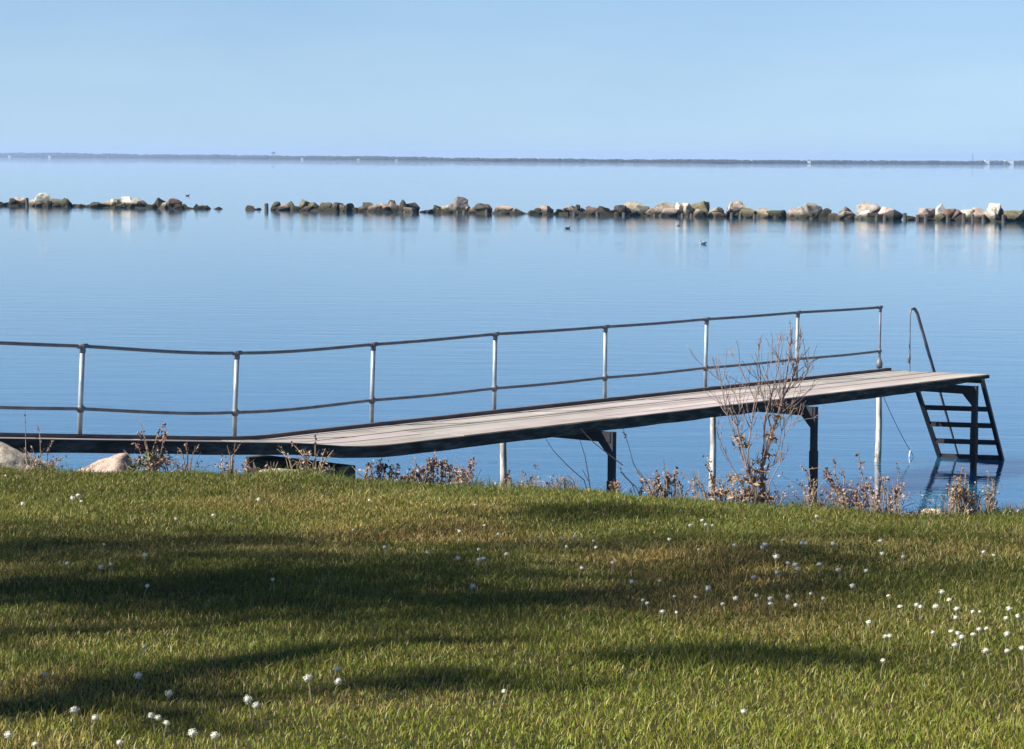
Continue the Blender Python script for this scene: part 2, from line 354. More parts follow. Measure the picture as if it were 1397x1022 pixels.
make_grass()

# ------------------------------------------------------------------ jetty
AX = Vector((.65467, .75592, 0)); PR = Vector((.75592, -.65467, 0)); JO = Vector((-3.2247, 29.3717, 0))
WID = 1.518
def dz(t, off=0.0):              # deck level: flat over the water, a slightly twisted ramp rising to the shore
    s = .30 - t
    k = min(1, max(0, (1.2 - t) / 1.8)); k = k * k * (3 - 2 * k)
    return H - 3.30 - .022 * k + .092 * .5 * (s + math.sqrt(s * s + .02)) + .088 * k * off / 1.518
def J(t, off, z): p = JO + AX * t + PR * off; return Vector((p.x, p.y, z))
def t_for(u, off):
    r = ray(u, 500); k = r.x / r.y                   # plan line x = k y
    b = JO + PR * off
    return (k * b.y - b.x) / (AX.x - k * AX.y)
T0 = -7.2
def t_end(off): return 14.10 + .46 * off / WID
jet = empty('jetty', JO)
tag(jet, 'long narrow plank jetty on thin legs with a two bar handrail and swim ladder', 'jetty')
JB = Vector(JO)
def part(mb, name, mat, parent=jet, smooth=False):
    mb.v = [tuple(Vector(p) - JB) for p in mb.v]
    o = link(name, mb.mesh(name), mat, None, smooth); o.parent = parent; return o
# deck boards
mb = MB(); tone = []; along = []
rd = random.Random(5)
nb = 6; bw = (WID - .06) / nb
for k in range(nb):
    o0 = .062 + k * bw + .004; o1 = .062 + (k + 1) * bw - .004
    cuts = [T0]; t = T0 + rd.uniform(1.2, 3.6)
    while t < 13.4: cuts.append(t); t += rd.choice([3.0, 3.6, 4.2])
    cuts.append(None)
    for a, b in zip(cuts[:-1], cuts[1:]):
        g = rd.uniform(.66, .98); tn = (g * rd.uniform(.97, 1.03), g * rd.uniform(.95, 1.0), g * rd.uniform(.92, 1.0)); rnd = rd.uniform(0, 40)
        e = [a + .007] + [x / 4 for x in range(-28, 56) if a + .1 < x / 4 < (b if b else 13.9) - .1]
        st = [(x, x) for x in e] + [(b - .007, b - .007) if b else (t_end(o0), t_end(o1))]
        jz = rd.uniform(-.003, .003)
        v0 = len(mb.v)
        for (ta, tb) in st:
            mb.v += [tuple(J(ta, o0, dz(ta, o0) + jz)), tuple(J(tb, o1, dz(tb, o1) + jz)), tuple(J(tb, o1, dz(tb, o1) - .04)), tuple(J(ta, o0, dz(ta, o0) - .04))]
            tone += [tn] * 4; along += [(ta + rnd, o0 + rnd, 0), (tb + rnd, o1 + rnd, 0), (tb + rnd, o1 + rnd, 0), (ta + rnd, o0 + rnd, 0)]
        for i in range(len(st) - 1):
            p = v0 + i * 4; q = p + 4
            for j in range(4): mb.f.append((p + j, p + (j + 1) % 4, q + (j + 1) % 4, q + j)); mb.mi.append(0)
        mb.f += [(v0, v0 + 3, v0 + 2, v0 + 1), (q, q + 1, q + 2, q + 3)]; mb.mi += [0, 0]
dk = part(mb, 'deck', M['deck'])
a = dk.data.attributes.new('tone', 'FLOAT_COLOR', 'POINT'); a.data.foreach_set('color', np.c_[np.array(tone), np.ones(len(tone))].astype(np.float32).reshape(-1))
a = dk.data.attributes.new('along', 'FLOAT_VECTOR', 'POINT'); a.data.foreach_set('vector', np.array(along, np.float32).reshape(-1))
def tp(t): return 1 - .62 * min(1, max(0, (t - 12.4) / 2.0))
def runner(name, o0, o1, up, dn, t1, mat, wob=0.0):
    mb = MB(); ts = [T0 + i * .35 for i in range(int((t1 - T0) / .35))] + [t1]; v = []; f = []
    for t in ts:
        j = wob * noise.noise((t * 1.3, o0 * 9, 3)); j2 = wob * noise.noise((t * 2.9, o0 * 9, 8))
        v += [J(t, o0, dz(t, o0) + up + j * .4), J(t, o1, dz(t, o1) + up + j * .4), J(t, o1, dz(t, o1) - dn * tp(t) + j2), J(t, o0, dz(t, o0) - dn * tp(t) + j2)]
    for i in range(len(ts) - 1):
        p = i * 4
        for k in range(4): f.append((p + k, p + (k + 1) % 4, p + 4 + (k + 1) % 4, p + 4 + k))
    e = (len(ts) - 1) * 4; f += [(0, 3, 2, 1), (e, e + 1, e + 2, e + 3)]
    mb.add(v, f); return part(mb, name, mat)
runner('kerb_board', 0.0, .055, .045, .10, 14.05, M['kerb'], .006)
runner('side_beam', WID + .002, WID + .045, -.006, .142, 14.50, M['old_timber'], .010)
runner('side_beam', .058, .13, -.043, .15, 14.02, M['old_timber'], .012)
# end board under the skew end
mb = MB(); c = []
for z in (-.14, -.043):
    c.append([J(t_end(.14) - .07, .14, dz(14) + z), J(t_end(1.43) - .07, 1.43, dz(14) + z), J(t_end(1.43) - .03, 1.43, dz(14) + z), J(t_end(.14) - .03, .14, dz(14) + z)])
mb.hexa(c[0] + c[1]); part(mb, 'end_board', M['old_timber'])
# leg frames
for (un, offn, uf) in ((836, WID + .26, 687), (1112, WID + .24, 973.5), (1331, WID + .14, 1200)):
    tn = t_for(un, offn); tf = t_for(uf, .02)
    zt = H - 3.435
    mb = MB(); pn = J(tn, offn, 0); pf = J(tf, -.10, 0)
    mb.bar((pf.x, pf.y, zt - .065), (pn.x, pn.y, zt - .065), .10, .125)
    cb = part(mb, 'crossbeam', M['dark_steel'])
    d = (pf - pn).normalized()
    mb = MB(); q = [pn + d * .04 + Vector((0, 0, zt - .128)), pn + d * .20 + Vector((0, 0, zt - .128)), pn + d * .04 + Vector((0, 0, zt - .30))]
    sd = Vector((d.y, -d.x, 0)) * .03
    mb.add([p - sd for p in q] + [p + sd for p in q], [(0, 1, 2), (5, 4, 3), (0, 3, 4, 1), (1, 4, 5, 2), (2, 5, 3, 0)])
    part(mb, 'bracket', M['dark_steel'], cb)
    mb = MB(); n8 = 7
    mb.bar((pn.x, pn.y, -.9), (pn.x, pn.y, zt + .004), .078, .078, side=d)
    mb.bar((pn.x, pn.y, .15), (pn.x, pn.y, zt - .62), .096, .09, side=d)
    part(mb, 'leg', M['dark_steel'])
    mb = MB(); pp = J(tf, .02, 0)
    mb.tube([(pp.x + .010 * math.sin(z * 3), pp.y, z) for z in (-.9, -.3, .2, .6, 1.0, dz(tf) - .17)], [.055, .054, .052, .047, .043, .042], 10)
    part(mb, 'leg', M['leg_timber'], smooth=True)
# dark timber abutment under the foot of the ramp
mb = MB()
for i, z in enumerate((-.5, .08, .66)):
    mb.bar(J(.33 + .02 * (i % 2), -.02, z + .285), J(.33 - .015 * (i % 2), WID - .03, z + .285), .30, .565)
part(mb, 'abutment', M['old_timber'])
# handrail
lean = {-3: .06, -2: .06, -1: .065, 0: .06, 1: .04, 2: .015, 3: .0, 4: .02, 5: .02, 6: .0}
jit = {-3: 0, -2: 0, -1: 0, 0: .004, 1: -.012, 2: .006, 3: -.003, 4: 0, 5: .002, 6: -.01}
sp = 2.306
def zt_top(t, i=None):
    return H - 2.277 + (.088 if t < 0 else 0) * max(0, -t)
tops = []; mids = []
for i in range(-3, 7):
    t = sp * i; base = J(t, -.035, dz(t) - .16)
    zt = zt_top(t) + jit[i]
    top = J(t + lean[i], -.035, zt); zm = dz(t) + .035 + .285
    mid = J(t + lean[i] * .45, -.035, zm)
    tops.append(top); mids.append(mid)
    mb = MB(); r = .029 if i < 5 else (.027 if i == 5 else .019)
    mb.tube([base, base.lerp(top, .5), top], r, 10)
    po = part(mb, 'rail_post', M['steel_post'] if i < 6 else M['rail'], smooth=True)
    if i == 6: po['label'] = 'thin dark last handrail post with a bulging foot'
    dv = AX
    mb = MB(); mb.tube([top - dv * .065, top + dv * (.065 if i < 6 else .035)], .0265, 10); mb.tube([top - Vector((0, 0, .075)), top + Vector((0, 0, .015))], r + .005, 10)
    part(mb, 'tee_fitting', M['rail'], po, True)
    mb = MB(); mb.tube([mid - dv * .05, mid + dv * (.05 if i < 6 else .03)], .0255, 10); mb.tube([mid - Vector((0, 0, .042)), mid + Vector((0, 0, .042))], r + .005, 10)
    part(mb, 'cross_fitting', M['rail'], po, True)
    if i == 6:
        mb = MB(); b0 = J(t, -.035, dz(t) + .05); mb.tube([b0, b0 + Vector((0, 0, .07)), b0 + Vector((0, 0, .17))], [.045, .055, .02], 10)
        part(mb, 'foot_fitting', M['rail'], po, True)
def smooth_rail(P, sag):
    out = []
    for k in range(len(P) - 1):
        for q in range(8):
            x = q / 8; p = P[k].lerp(P[k + 1], x)
            # slight bow carried over from bay to bay
            m0 = (P[k + 1] - P[max(k - 1, 0)]) * .5; m1 = (P[min(k + 2, len(P) - 1)] - P[k]) * .5
            h = (2 * x**3 - 3 * x**2 + 1) * P[k] + (x**3 - 2 * x**2 + x) * m0 + (-2 * x**3 + 3 * x**2) * P[k + 1] + (x**3 - x**2) * m1
            p = h - Vector((0, 0, sag * math.sin(PI * x)))
            out.append(p)
    out.append(P[-1]); return out
mb = MB(); mb.tube(smooth_rail(tops, .006), .0205, 10); part(mb, 'top_rail', M['rail'], smooth=True)
mb = MB(); mb.tube(smooth_rail(mids, .010), .0195, 10); part(mb, 'middle_rail', M['rail'], smooth=True)
# swim ladder at the skew end
R0 = at(1339.5, 517, 39.62); R1 = at(1369.5, 637, 40.12); L0 = at(1246.5, 517, 40.02); L1 = at(1285.5, 634, 40.5)
sdv = (R0 - L0).normalized()
mb = MB(); mb.bar(R0, R1 + (R1 - R0) * .12, .058, .085, side=sdv); mb.bar(L0, L1 + (L1 - L0) * .12, .058, .085, side=sdv)
lad = part(mb, 'ladder', M['dark_steel'])
for v in (556.5, 579, 602, 623):
    fr = (v - 517) / 119.0
    a = L0.lerp(L1, (v - 1 - 517) / 117); b = R0.lerp(R1, (v + 1.5 - 517) / 120)
    mb = MB(); mb.bar(a + sdv * .031, b - sdv * .031, .08, .074); part(mb, 'rung', M['dark_steel'], lad)
g0 = at(1241, 508, 39.75); g1 = at(1241.3, 430, 39.75); g2 = at(1243, 421.5, 39.78); g3 = at(1248, 421.5, 39.82); g4 = at(1251.5, 428, 39.86); g5 = at(1274, 506, 40.25); g6 = at(1309, 628, 41.0)
mb = MB(); mb.tube([g0 - Vector((0, 0, .12)), g0, g1, g2, g3], [.012, .012, .012, .02, .026], 8); mb.tube([g3, g4, g5, g6, g6 + (g6 - g5) * .1], [.026, .026, .026, .017, .017], 8)
gr = part(mb, 'grab_rail', M['rail'], smooth=True)
mb = MB(); fq = at(1240.2, 489, 39.75); mb.tube([fq - Vector((0, 0, .07)), fq, fq + Vector((0, 0, .07))], [.016, .028, .016], 8); part(mb, 'clamp', M['rail'], gr, True)
# line from the last far leg to a float
pa = J(t_for(1203, .02), .02, H - 3.62); pb = atz(1246, 622, .01)
ro = empty('mooring_line', pb); tag(ro, 'thin dark line slanting from the outer jetty leg down to a small white float', 'line')
def sub(mb, name, mat, root, smooth=False, parent=None):
    b0 = Vector(root.location); mb.v = [tuple(Vector(p) - b0) for p in mb.v]
    o = link(name, mb.mesh(name), mat, None, smooth); o.parent = parent or root; return o
mb = MB(); mb.tube([pa.lerp(pb, i / 10) - Vector((0, 0, .05 * math.sin(PI * i / 10))) for i in range(11)], .005, 6); sub(mb, 'rope', M['dark_twig'], ro)
mb = MB(); fp = atz(1241, 621, .03); mb.tube([fp + Vector((-.01, 0, -.06)), fp + Vector((0, 0, .0)), fp + Vector((.008, 0, .06)), fp + Vector((.014, 0, .09))], [.008, .014, .012, .005], 8); sub(mb, 'float', M['white_paint'], ro, True)

# ------------------------------------------------------------------ stones
def ico(sub_):
    bm = bmesh.new(); bmesh.ops.create_icosphere(bm, subdivisions=sub_, radius=1); v = np.array([x.co[:] for x in bm.verts]); f = [tuple(q.index for q in x.verts) for x in bm.faces]; bm.free(); return v, f
ICO = {k: ico(k) for k in (3, 4, 5)}
def stone_mesh(name, w_, d_, h_, seed, sub_=3, facets=13, round_=.10, rough=.03):
    r = np.random.default_rng(seed); D, f = ICO[sub_]
    n = r.normal(size=(facets, 3)); n /= np.linalg.norm(n, axis=1)[:, None]; hh = r.uniform(.62, 1.0, facets)
    q = np.maximum(D @ n.T, 1e-3) / hh                    # support planes
    rad = 1 / (np.sum(q ** (1 / round_), axis=1) ** round_)
    V = D * np.minimum(rad, 1.25)[:, None]
    off = r.uniform(0, 50, 3)
    V = np.array([p * (1 + rough * 2.2 * noise.fractal(tuple(p * 1.7 + off), .8, 2.1, 4)) for p in V])
    lo = V.min(0); hi = V.max(0); V = (V - (lo + hi) / 2) / (hi - lo) * np.array([w_, d_, h_])
    V[:, 2] += h_ / 2
    me = bpy.data.meshes.new(name); me.from_pydata(V.tolist(), [], f); return me
def hull_mesh(name, w_, d_, h_, seed, npts=14):
    r = random.Random(seed); bm = bmesh.new()
    for _ in range(npts):
        p = Vector((r.gauss(0, 1), r.gauss(0, 1), r.gauss(0, 1))); p.normalize()
        k = max(abs(p.x), abs(p.y), abs(p.z)); p = p * (.55 + .45 / k) * r.uniform(.80, 1.0); bm.verts.new(p)
    g = bmesh.ops.convex_hull(bm, input=bm.verts[:]); bmesh.ops.delete(bm, geom=[e for e in g['geom_interior'] if isinstance(e, bmesh.types.BMVert)], context='VERTS')
    bmesh.ops.bevel(bm, geom=bm.edges[:], offset=.07, segments=1, profile=.6, affect='EDGES', clamp_overlap=True)
    bmesh.ops.triangulate(bm, faces=bm.faces[:]); bmesh.ops.subdivide_edges(bm, edges=[e for e in bm.edges if e.calc_length() > .35], cuts=2, use_grid_fill=True)
    bmesh.ops.triangulate(bm, faces=bm.faces[:])
    off = Vector((r.uniform(0, 50), r.uniform(0, 50), r.uniform(0, 50)))
    for v in bm.verts: v.co *= 1 + .10 * noise.fractal(v.co * 1.9 + off, .8, 2.1, 4)
    xs = [v.co.copy() for v in bm.verts]; lo = [min(p[i] for p in xs) for i in range(3)]; hi = [max(p[i] for p in xs) for i in range(3)]
    for v in bm.verts:
        v.co = Vector(((v.co.x - (lo[0] + hi[0]) / 2) / (hi[0] - lo[0]) * w_, (v.co.y - (lo[1] + hi[1]) / 2) / (hi[1] - lo[1]) * d_, (v.co.z - lo[2]) / (hi[2] - lo[2]) * h_))
    me = bpy.data.meshes.new(name); bm.to_mesh(me); bm.free(); return me
STONE = {
    'cream': (.56, .49, .395), 'white': (.62, .60, .54), 'pink': (.49, .385, .33), 'tan': (.39, .31, .225), 'grey': (.235, .22, .20), 'tangrey': (.36, .32, .27),
    'olive': (.20, .18, .115), 'dark': (.085, .08, .07), 'green': (.085, .10, .055), 'brown': (.19, .125, .09), 'purple': (.17, .125, .12), 'yellow': (.56, .50, .35)}
def water_v(u): return 281.5 + (u - 60) * .0157
def wd_(u): return H * F / (water_v(u) - hor(u))
ORD = ['first', 'second', 'third', 'fourth', 'fifth', 'sixth', 'seventh', 'eighth', 'ninth', 'tenth', 'eleventh', 'twelfth', 'thirteenth', 'fourteenth', 'fifteenth', 'sixteenth', 'seventeenth', 'eighteenth', 'nineteenth', 'twentieth', 'twenty-first', 'twenty-second', 'twenty-third', 'twenty-fourth', 'twenty-fifth']
# heap, then (u, width px, top v, stone colour, row behind, look)
HEAPS = [
 ('leftmost heap', [(1, 9, 275, 'green', 0, 'low mossy'), (10, 8, 276.5, 'dark', 0, 'small dark'), (17, 8, 270, 'purple', 0, 'upright purplish'), (27, 14, 269, 'cream', .6, 'cream'), (45, 10, 272, 'cream', .3, 'small cream'),
  (58.5, 22, 263, 'white', .8, 'big pale rounded'), (66, 7, 273, 'brown', -.4, 'small reddish brown'), (77, 15, 271, 'yellow', .4, 'buff'), (91.5, 14, 270, 'green', 0, 'dark mossy rounded'), (108, 24, 278.5, 'dark', .5, 'flat dark'), (121, 9, 279, 'dark', .3, 'low dark')]),
 ('second heap', [(130, 10, 275.5, 'dark', 0, 'dark wedge shaped'), (139, 9, 276.5, 'pink', .2, 'small pinkish'), (149, 14, 274, 'cream', .4, 'cream'), (158.5, 12, 271, 'yellow', .5, 'pale yellowish'), (172, 17, 268, 'white', 1.1, 'white topped highest'),
  (166, 13, 276, 'olive', -.3, 'brownish lower'), (182, 17, 277, 'olive', -.3, 'olive brown lower'), (185, 16, 270, 'tangrey', .9, 'grey brown upper'), (195.5, 19, 273, 'pink', .4, 'pinkish tan'), (207.5, 12, 278.5, 'brown', 0, 'low dark brown'),
  (218, 17, 269, 'dark', .6, 'dark rounded'), (221, 9, 276, 'cream', -.4, 'small pale front'), (230, 9, 276, 'yellow', .2, 'small buff'), (237.5, 16, 270.5, 'brown', .2, 'reddish brown'), (252, 14, 278, 'green', .2, 'low dark green'),
  (267, 11, 278.3, 'green', .2, 'low rounded dark'), (283, 15, 280, 'dark', .2, 'low dark'), (297, 15, 282, 'dark', .2, 'flat dark tail end')]),
 ('stub left of the lone pile', [(340.5, 9, 280, 'dark', 0, 'small dark'), (353, 16, 283.6, 'dark', .2, 'flat dark')]),
 ('long third heap', [(377, 11, 275, 'dark', .2, 'dark left end'), (386.5, 15, 277.5, 'pink', 0, 'pinkish grey'), (398.5, 10, 274, 'green', .7, 'dark green upright'), (404, 13, 281, 'brown', -.3, 'low brown'), (416, 15, 271.5, 'olive', .8, 'olive pointed'), (417, 16, 280.5, 'brown', -.4, 'brown slab'),
  (430.5, 15, 276, 'olive', .3, 'olive grey'), (445, 17, 276, 'olive', .3, 'olive tan'), (460, 12, 276, 'purple', .3, 'purplish grey'), (470, 10, 278.5, 'olive', 0, 'small olive'), (477.5, 10, 277, 'dark', -.2, 'dark upright'), (489, 15, 280.5, 'tangrey', .3, 'low brownish grey'),
  (502, 14, 276, 'dark', .5, 'dark sloping'), (512, 18, 278.5, 'tan', -.2, 'rounded tan'), (530.5, 20, 277, 'pink', .1, 'pinkish brown'), (534.5, 9, 272.5, 'dark', .9, 'dark cap'), (543, 17, 274.5, 'tan', .5, 'tall tan'), (550, 9, 272, 'dark', .1, 'tall dark narrow'),
  (561, 18, 276, 'dark', .7, 'dark hulking'), (559.5, 13, 282.5, 'cream', -.5, 'pale cream front')]),
 ('heap of the tallest pointed stone', [(583, 18, 286, 'dark', .3, 'flat dark'), (591, 9, 282, 'green', .2, 'small green'), (598, 10, 279.5, 'green', 0, 'mossy dark'), (605.5, 8, 281, 'yellow', .1, 'pale greenish'), (612.5, 8, 278.5, 'cream', .5, 'small pale'), (619, 11, 278, 'grey', .4, 'grey'), (627, 17, 267.5, 'grey', .3, 'tallest pointed'),
  (638, 10, 278.5, 'pink', .3, 'pinkish upper'), (646, 10, 282.5, 'pink', .1, 'small pinkish'), (658, 21, 277, 'dark', .3, 'broad dark right end'), (672, 8, 288.5, 'dark', .2, 'low dark stray')]),
 ('low heap left of centre', [(677.5, 7, 284.5, 'grey', 0, 'small grey'), (689, 20, 279.5, 'cream', .4, 'cream topped'), (687, 15, 287, 'brown', -.4, 'low brown'), (703, 9, 284.5, 'white', 0, 'small whitish'), (715, 18, 283.5, 'tan', .3, 'tan brown'), (726, 12, 287, 'tan', .1, 'low tan'), (732.5, 9, 283.5, 'dark', 0, 'dark grey'),
  (745.5, 15, 280.5, 'pink', .2, 'reddish pink'), (757, 10, 290, 'dark', .2, 'flat dark')]),
 ('dark middle heap', [(764, 11, 285, 'olive', 0, 'greenish tan'), (778.5, 20, 280, 'pink', .4, 'pinkish grey'), (787.5, 6, 278.5, 'dark', .2, 'dark upright'), (797, 11, 283.5, 'tangrey', .2, 'grey tan'), (808, 13, 281, 'purple', .3, 'purplish'), (822, 16, 281, 'dark', .6, 'dark grey'), (825, 18, 288, 'olive', -.4, 'low olive'), (838, 11, 284, 'dark', .2, 'dark'), (847, 14, 279.5, 'dark', .4, 'dark grey rounded')]),
 ('biggest heap', [(864, 22, 274, 'tangrey', 1.0, 'large grey tan top'), (875, 18, 280, 'cream', .3, 'cream'), (861, 14, 287.5, 'purple', -.4, 'dark purplish lower'), (891, 16, 283.5, 'tan', .2, 'tan'), (912, 30, 275, 'tangrey', 1.0, 'broad grey tan'), (913, 21, 283.5, 'pink', -.2, 'pinkish cream front'), (927, 10, 276, 'white', .5, 'white diamond shaped'),
  (938, 13, 276.5, 'cream', .4, 'pale upright'), (950.5, 26, 274, 'olive', .9, 'big olive tan'), (955, 18, 284.5, 'tan', -.1, 'tan lower'), (966, 10, 288.5, 'dark', .1, 'dark low'), (978.5, 19, 283, 'yellow', .3, 'buff'), (981, 9, 282.5, 'dark', .9, 'dark cap'), (995, 9, 283.5, 'dark', .2, 'dark narrow'), (1003.5, 21, 273.5, 'pink', .6, 'pinkish pointed'), (1005, 12, 290, 'dark', -.4, 'dark front')]),
 ('heap of the box shaped stone', [(1020.5, 19, 284, 'olive', .2, 'grey olive'), (1041, 19, 284, 'tangrey', .4, 'grey brown'), (1046, 13, 289.5, 'yellow', -.3, 'low buff'), (1061, 22, 286.5, 'green', .3, 'dark green'), (1080, 15, 284, 'pink', .4, 'pinkish grey'), (1094.5, 17, 282, 'tangrey', .1, 'pale grey'), (1108.5, 21, 277, 'tangrey', .5, 'box shaped grey tan'), (1123, 14, 283.5, 'dark', .4, 'dark'), (1137, 14, 290.5, 'grey', .2, 'low grey')]),
 ('heap left of the ladder rail', [(1157, 18, 281.5, 'grey', 1.0, 'dark slanting slab'), (1155, 21, 288.5, 'cream', .1, 'low cream'), (1186, 27, 276, 'tangrey', 1.0, 'big grey tan pyramid'), (1177.5, 17, 286.5, 'white', .0, 'white rounded'), (1193, 16, 290, 'dark', -.1, 'dark lower'), (1215, 25, 282, 'pink', .3, 'big pinkish white')]),
 ('rightmost heap', [(1243.5, 15, 293.5, 'grey', .2, 'low grey'), (1262, 16, 284, 'pink', .4, 'pink grey'), (1270, 9, 284, 'grey', .9, 'grey upright'), (1285, 15, 278, 'white', .9, 'bright white upper'), (1283, 18, 290, 'olive', -.1, 'olive tan lower'), (1295, 15, 284.5, 'brown', .7, 'brownish'), (1308.5, 16, 285.5, 'purple', .3, 'purplish pink'), (1322, 18, 285, 'cream', .3, 'cream'),
  (1337, 21, 282.5, 'pink', .4, 'tan pink'), (1357.5, 15, 277, 'white', 1.0, 'white top'), (1364.5, 9, 282.5, 'brown', 1.0, 'dark brown'), (1357, 20, 288, 'cream', .0, 'pale pinkish'), (1370, 10, 292.5, 'dark', .1, 'dark small'), (1383, 20, 287, 'olive', .3, 'greenish grey'), (1397, 14, 286, 'grey', .4, 'grey right end')]),
]
seed = 100
for hn, rocks in HEAPS:
    order = sorted(range(len(rocks)), key=lambda i: rocks[i][0])
    for rank, i in enumerate(order):
        u, wp, vt, col, row, look = rocks[i]; seed += 1
        d0 = wd_(u); y = d0 + .7 + row * 1.5
        wm = wp / F * y * 1.38; top = at(u, vt, y).z; rr = random.Random(seed)
        hgt = top + .45; dep = max(.5, min(1.6, (wm + hgt) * .5)) * rr.uniform(.85, 1.1)
        me = hull_mesh('boulder', wm, dep, hgt, seed, rr.choice([9, 11, 13, 16]))
        o = link('boulder', me, M['rock']); p = at(u, vt, y); o.location = (p.x, y, -.45); o.rotation_euler = (0, 0, rr.uniform(-.15, .15))
        g = rr.uniform(.88, 1.1); c = STONE[col]; o.color = (c[0] * g, c[1] * g * rr.uniform(.97, 1.03), c[2] * g * rr.uniform(.94, 1.05), 1)
        lab = f'{look} boulder, {ORD[rank]} from left in the {hn}' + ('' if len(hn.split()) > 5 else ' of the breakwater')
        tag(o, lab, 'boulder', 'boulders of the breakwater')
# low dark stones filling the foot of each heap
for hn, rocks in HEAPS:
    u0 = min(r[0] for r in rocks) + 3; u1 = max(r[0] for r in rocks) - 3; u = u0
    while u < u1:
        seed += 1; rr = random.Random(seed); y = wd_(u) + rr.uniform(.0, .5); wm = rr.uniform(9, 26) / F * y; top = rr.uniform(.10, .48)
        o = link('foot_stone', hull_mesh('foot_stone', wm, .8, top + .45, seed, 11), M['rock']); p = at(u, 290, y); o.location = (p.x, y, -.45)
        c = STONE[rr.choice(['dark', 'green', 'brown', 'olive', 'dark', 'tan'])]; o.color = (*c, 1)
        tag(o, f'small low stone in the wet foot of the {hn}', 'stone', f'foot stones of the {hn}'); u += rr.uniform(9, 24)
# old piles standing along the foot of the breakwater
PILES = [(37, 270), (363.5, 277.5), (552, 288.5), (624, 288), (633, 287), (664, 286), (783, 288.5), (815, 289), (851, 290), (893, 292), (931, 291), (943, 291.5), (998, 290), (1010, 291), (1029, 292), (1196, 293), (1207, 293), (1234.5, 290.5), (1252, 293), (1263, 292), (1293, 293), (1315, 291), (1327, 292), (1342, 293), (1369, 293)]
for k, (u, vt) in enumerate(PILES):
    rr = random.Random(900 + k); y = wd_(u) - .5; p = at(u, vt, y)
    mb = MB(); r = (.145 if k not in (1,) else .2) * rr.uniform(.8, 1.15); tl = rr.uniform(-.06, .06)
    mb.tube([(tl * z, 0, z) for z in (-.8, 0, p.z * .6, p.z - .04, p.z)], [r, r, r * .96, r * .93, r * .7], 9)
    o = mb.build('mooring_pile', M['pile_timber'], smooth=False); o.location = (p.x, y, 0)
    if k == 0: lab = 'dark timber pile sticking up in the leftmost heap of the breakwater'
    elif k == 1: lab = 'lone dark timber pile standing in open water left of the long heap'
    else: lab = f'old timber pile at the foot of the breakwater, {ORD[k - 2] if k - 2 < 25 else ORD[len(PILES) - 1 - k] + " from the right"} after the lone one' if k - 2 < 25 else f'old timber pile at the foot of the breakwater, {ORD[len(PILES) - 1 - k]} from the right'
    tag(o, lab, 'pile', 'old timber piles along the breakwater')
# stones along the top of the bank
def y_at_edge(u, back=.2):
    r = ray(u, 650); y = 16.0
    for _ in range(30): y = float(edge(r.x / r.y * y)) - back
    return y
def bank_stone(u, wp, vt, vb, col, seed, lab, back=-.15, tilt=0, dep=None, y=None, shear=0.0):
    y = y or y_at_edge(u, back); p = at(u, vt, y); q = at(u, vb, y); wm = wp / F * y
    hgt = (vb - vt) / F * y + .14
    me = stone_mesh('shore_boulder', wm, dep or wm * .7, hgt, seed, 5, 14, .07, .035)
    for v_ in me.vertices: v_.co.z += shear * v_.co.x * max(0, v_.co.z / hgt)
    o = link('shore_boulder', me, M['shore_rock'], smooth=True); o.location = (p.x, y, p.z - hgt); o.rotation_euler = (0, tilt, 0)
    o.color = (*STONE[col], 1); tag(o, lab, 'boulder', 'stones along the top of the bank'); return o
bank_stone(2, 150, 597, 640, 'cream', 31, 'large pale boulder at the left edge, rising in front of the jetty ramp', -.5, .0, dep=.5, shear=-.28)
bank_stone(143, 98, 622, 650, 'pink', 32, 'long low pinkish boulder on the grass edge under the jetty ramp', -.3, 0, .4, shear=.17)
bank_stone(382, 70, 638.5, 650, 'yellow', 33, 'flat pale slab below the dark jetty abutment', -.25)
bank_stone(448, 26, 639, 652, 'grey', 34, 'small grey stone right of the pale slab at the abutment', -.2)
bank_stone(722, 42, 661.5, 672, 'white', 35, 'thin whitish slab on the bank between the first two jetty legs', -.2)
bank_stone(667, 26, 663.5, 674, 'cream', 36, 'small pale stone at the foot of the first pale jetty leg', -.2)
bank_stone(815, 38, 667, 682, 'yellow', 37, 'pale buff stone beside the first dark jetty leg', -.15)
bank_stone(910, 40, 676.5, 690, 'cream', 38, 'pale stone under the red brown dock stalks near mid bank', -.2)
bank_stone(1268, 52, 693, 706, 'yellow', 39, 'flat straw coloured stone on the bank below the swim ladder', -.15)

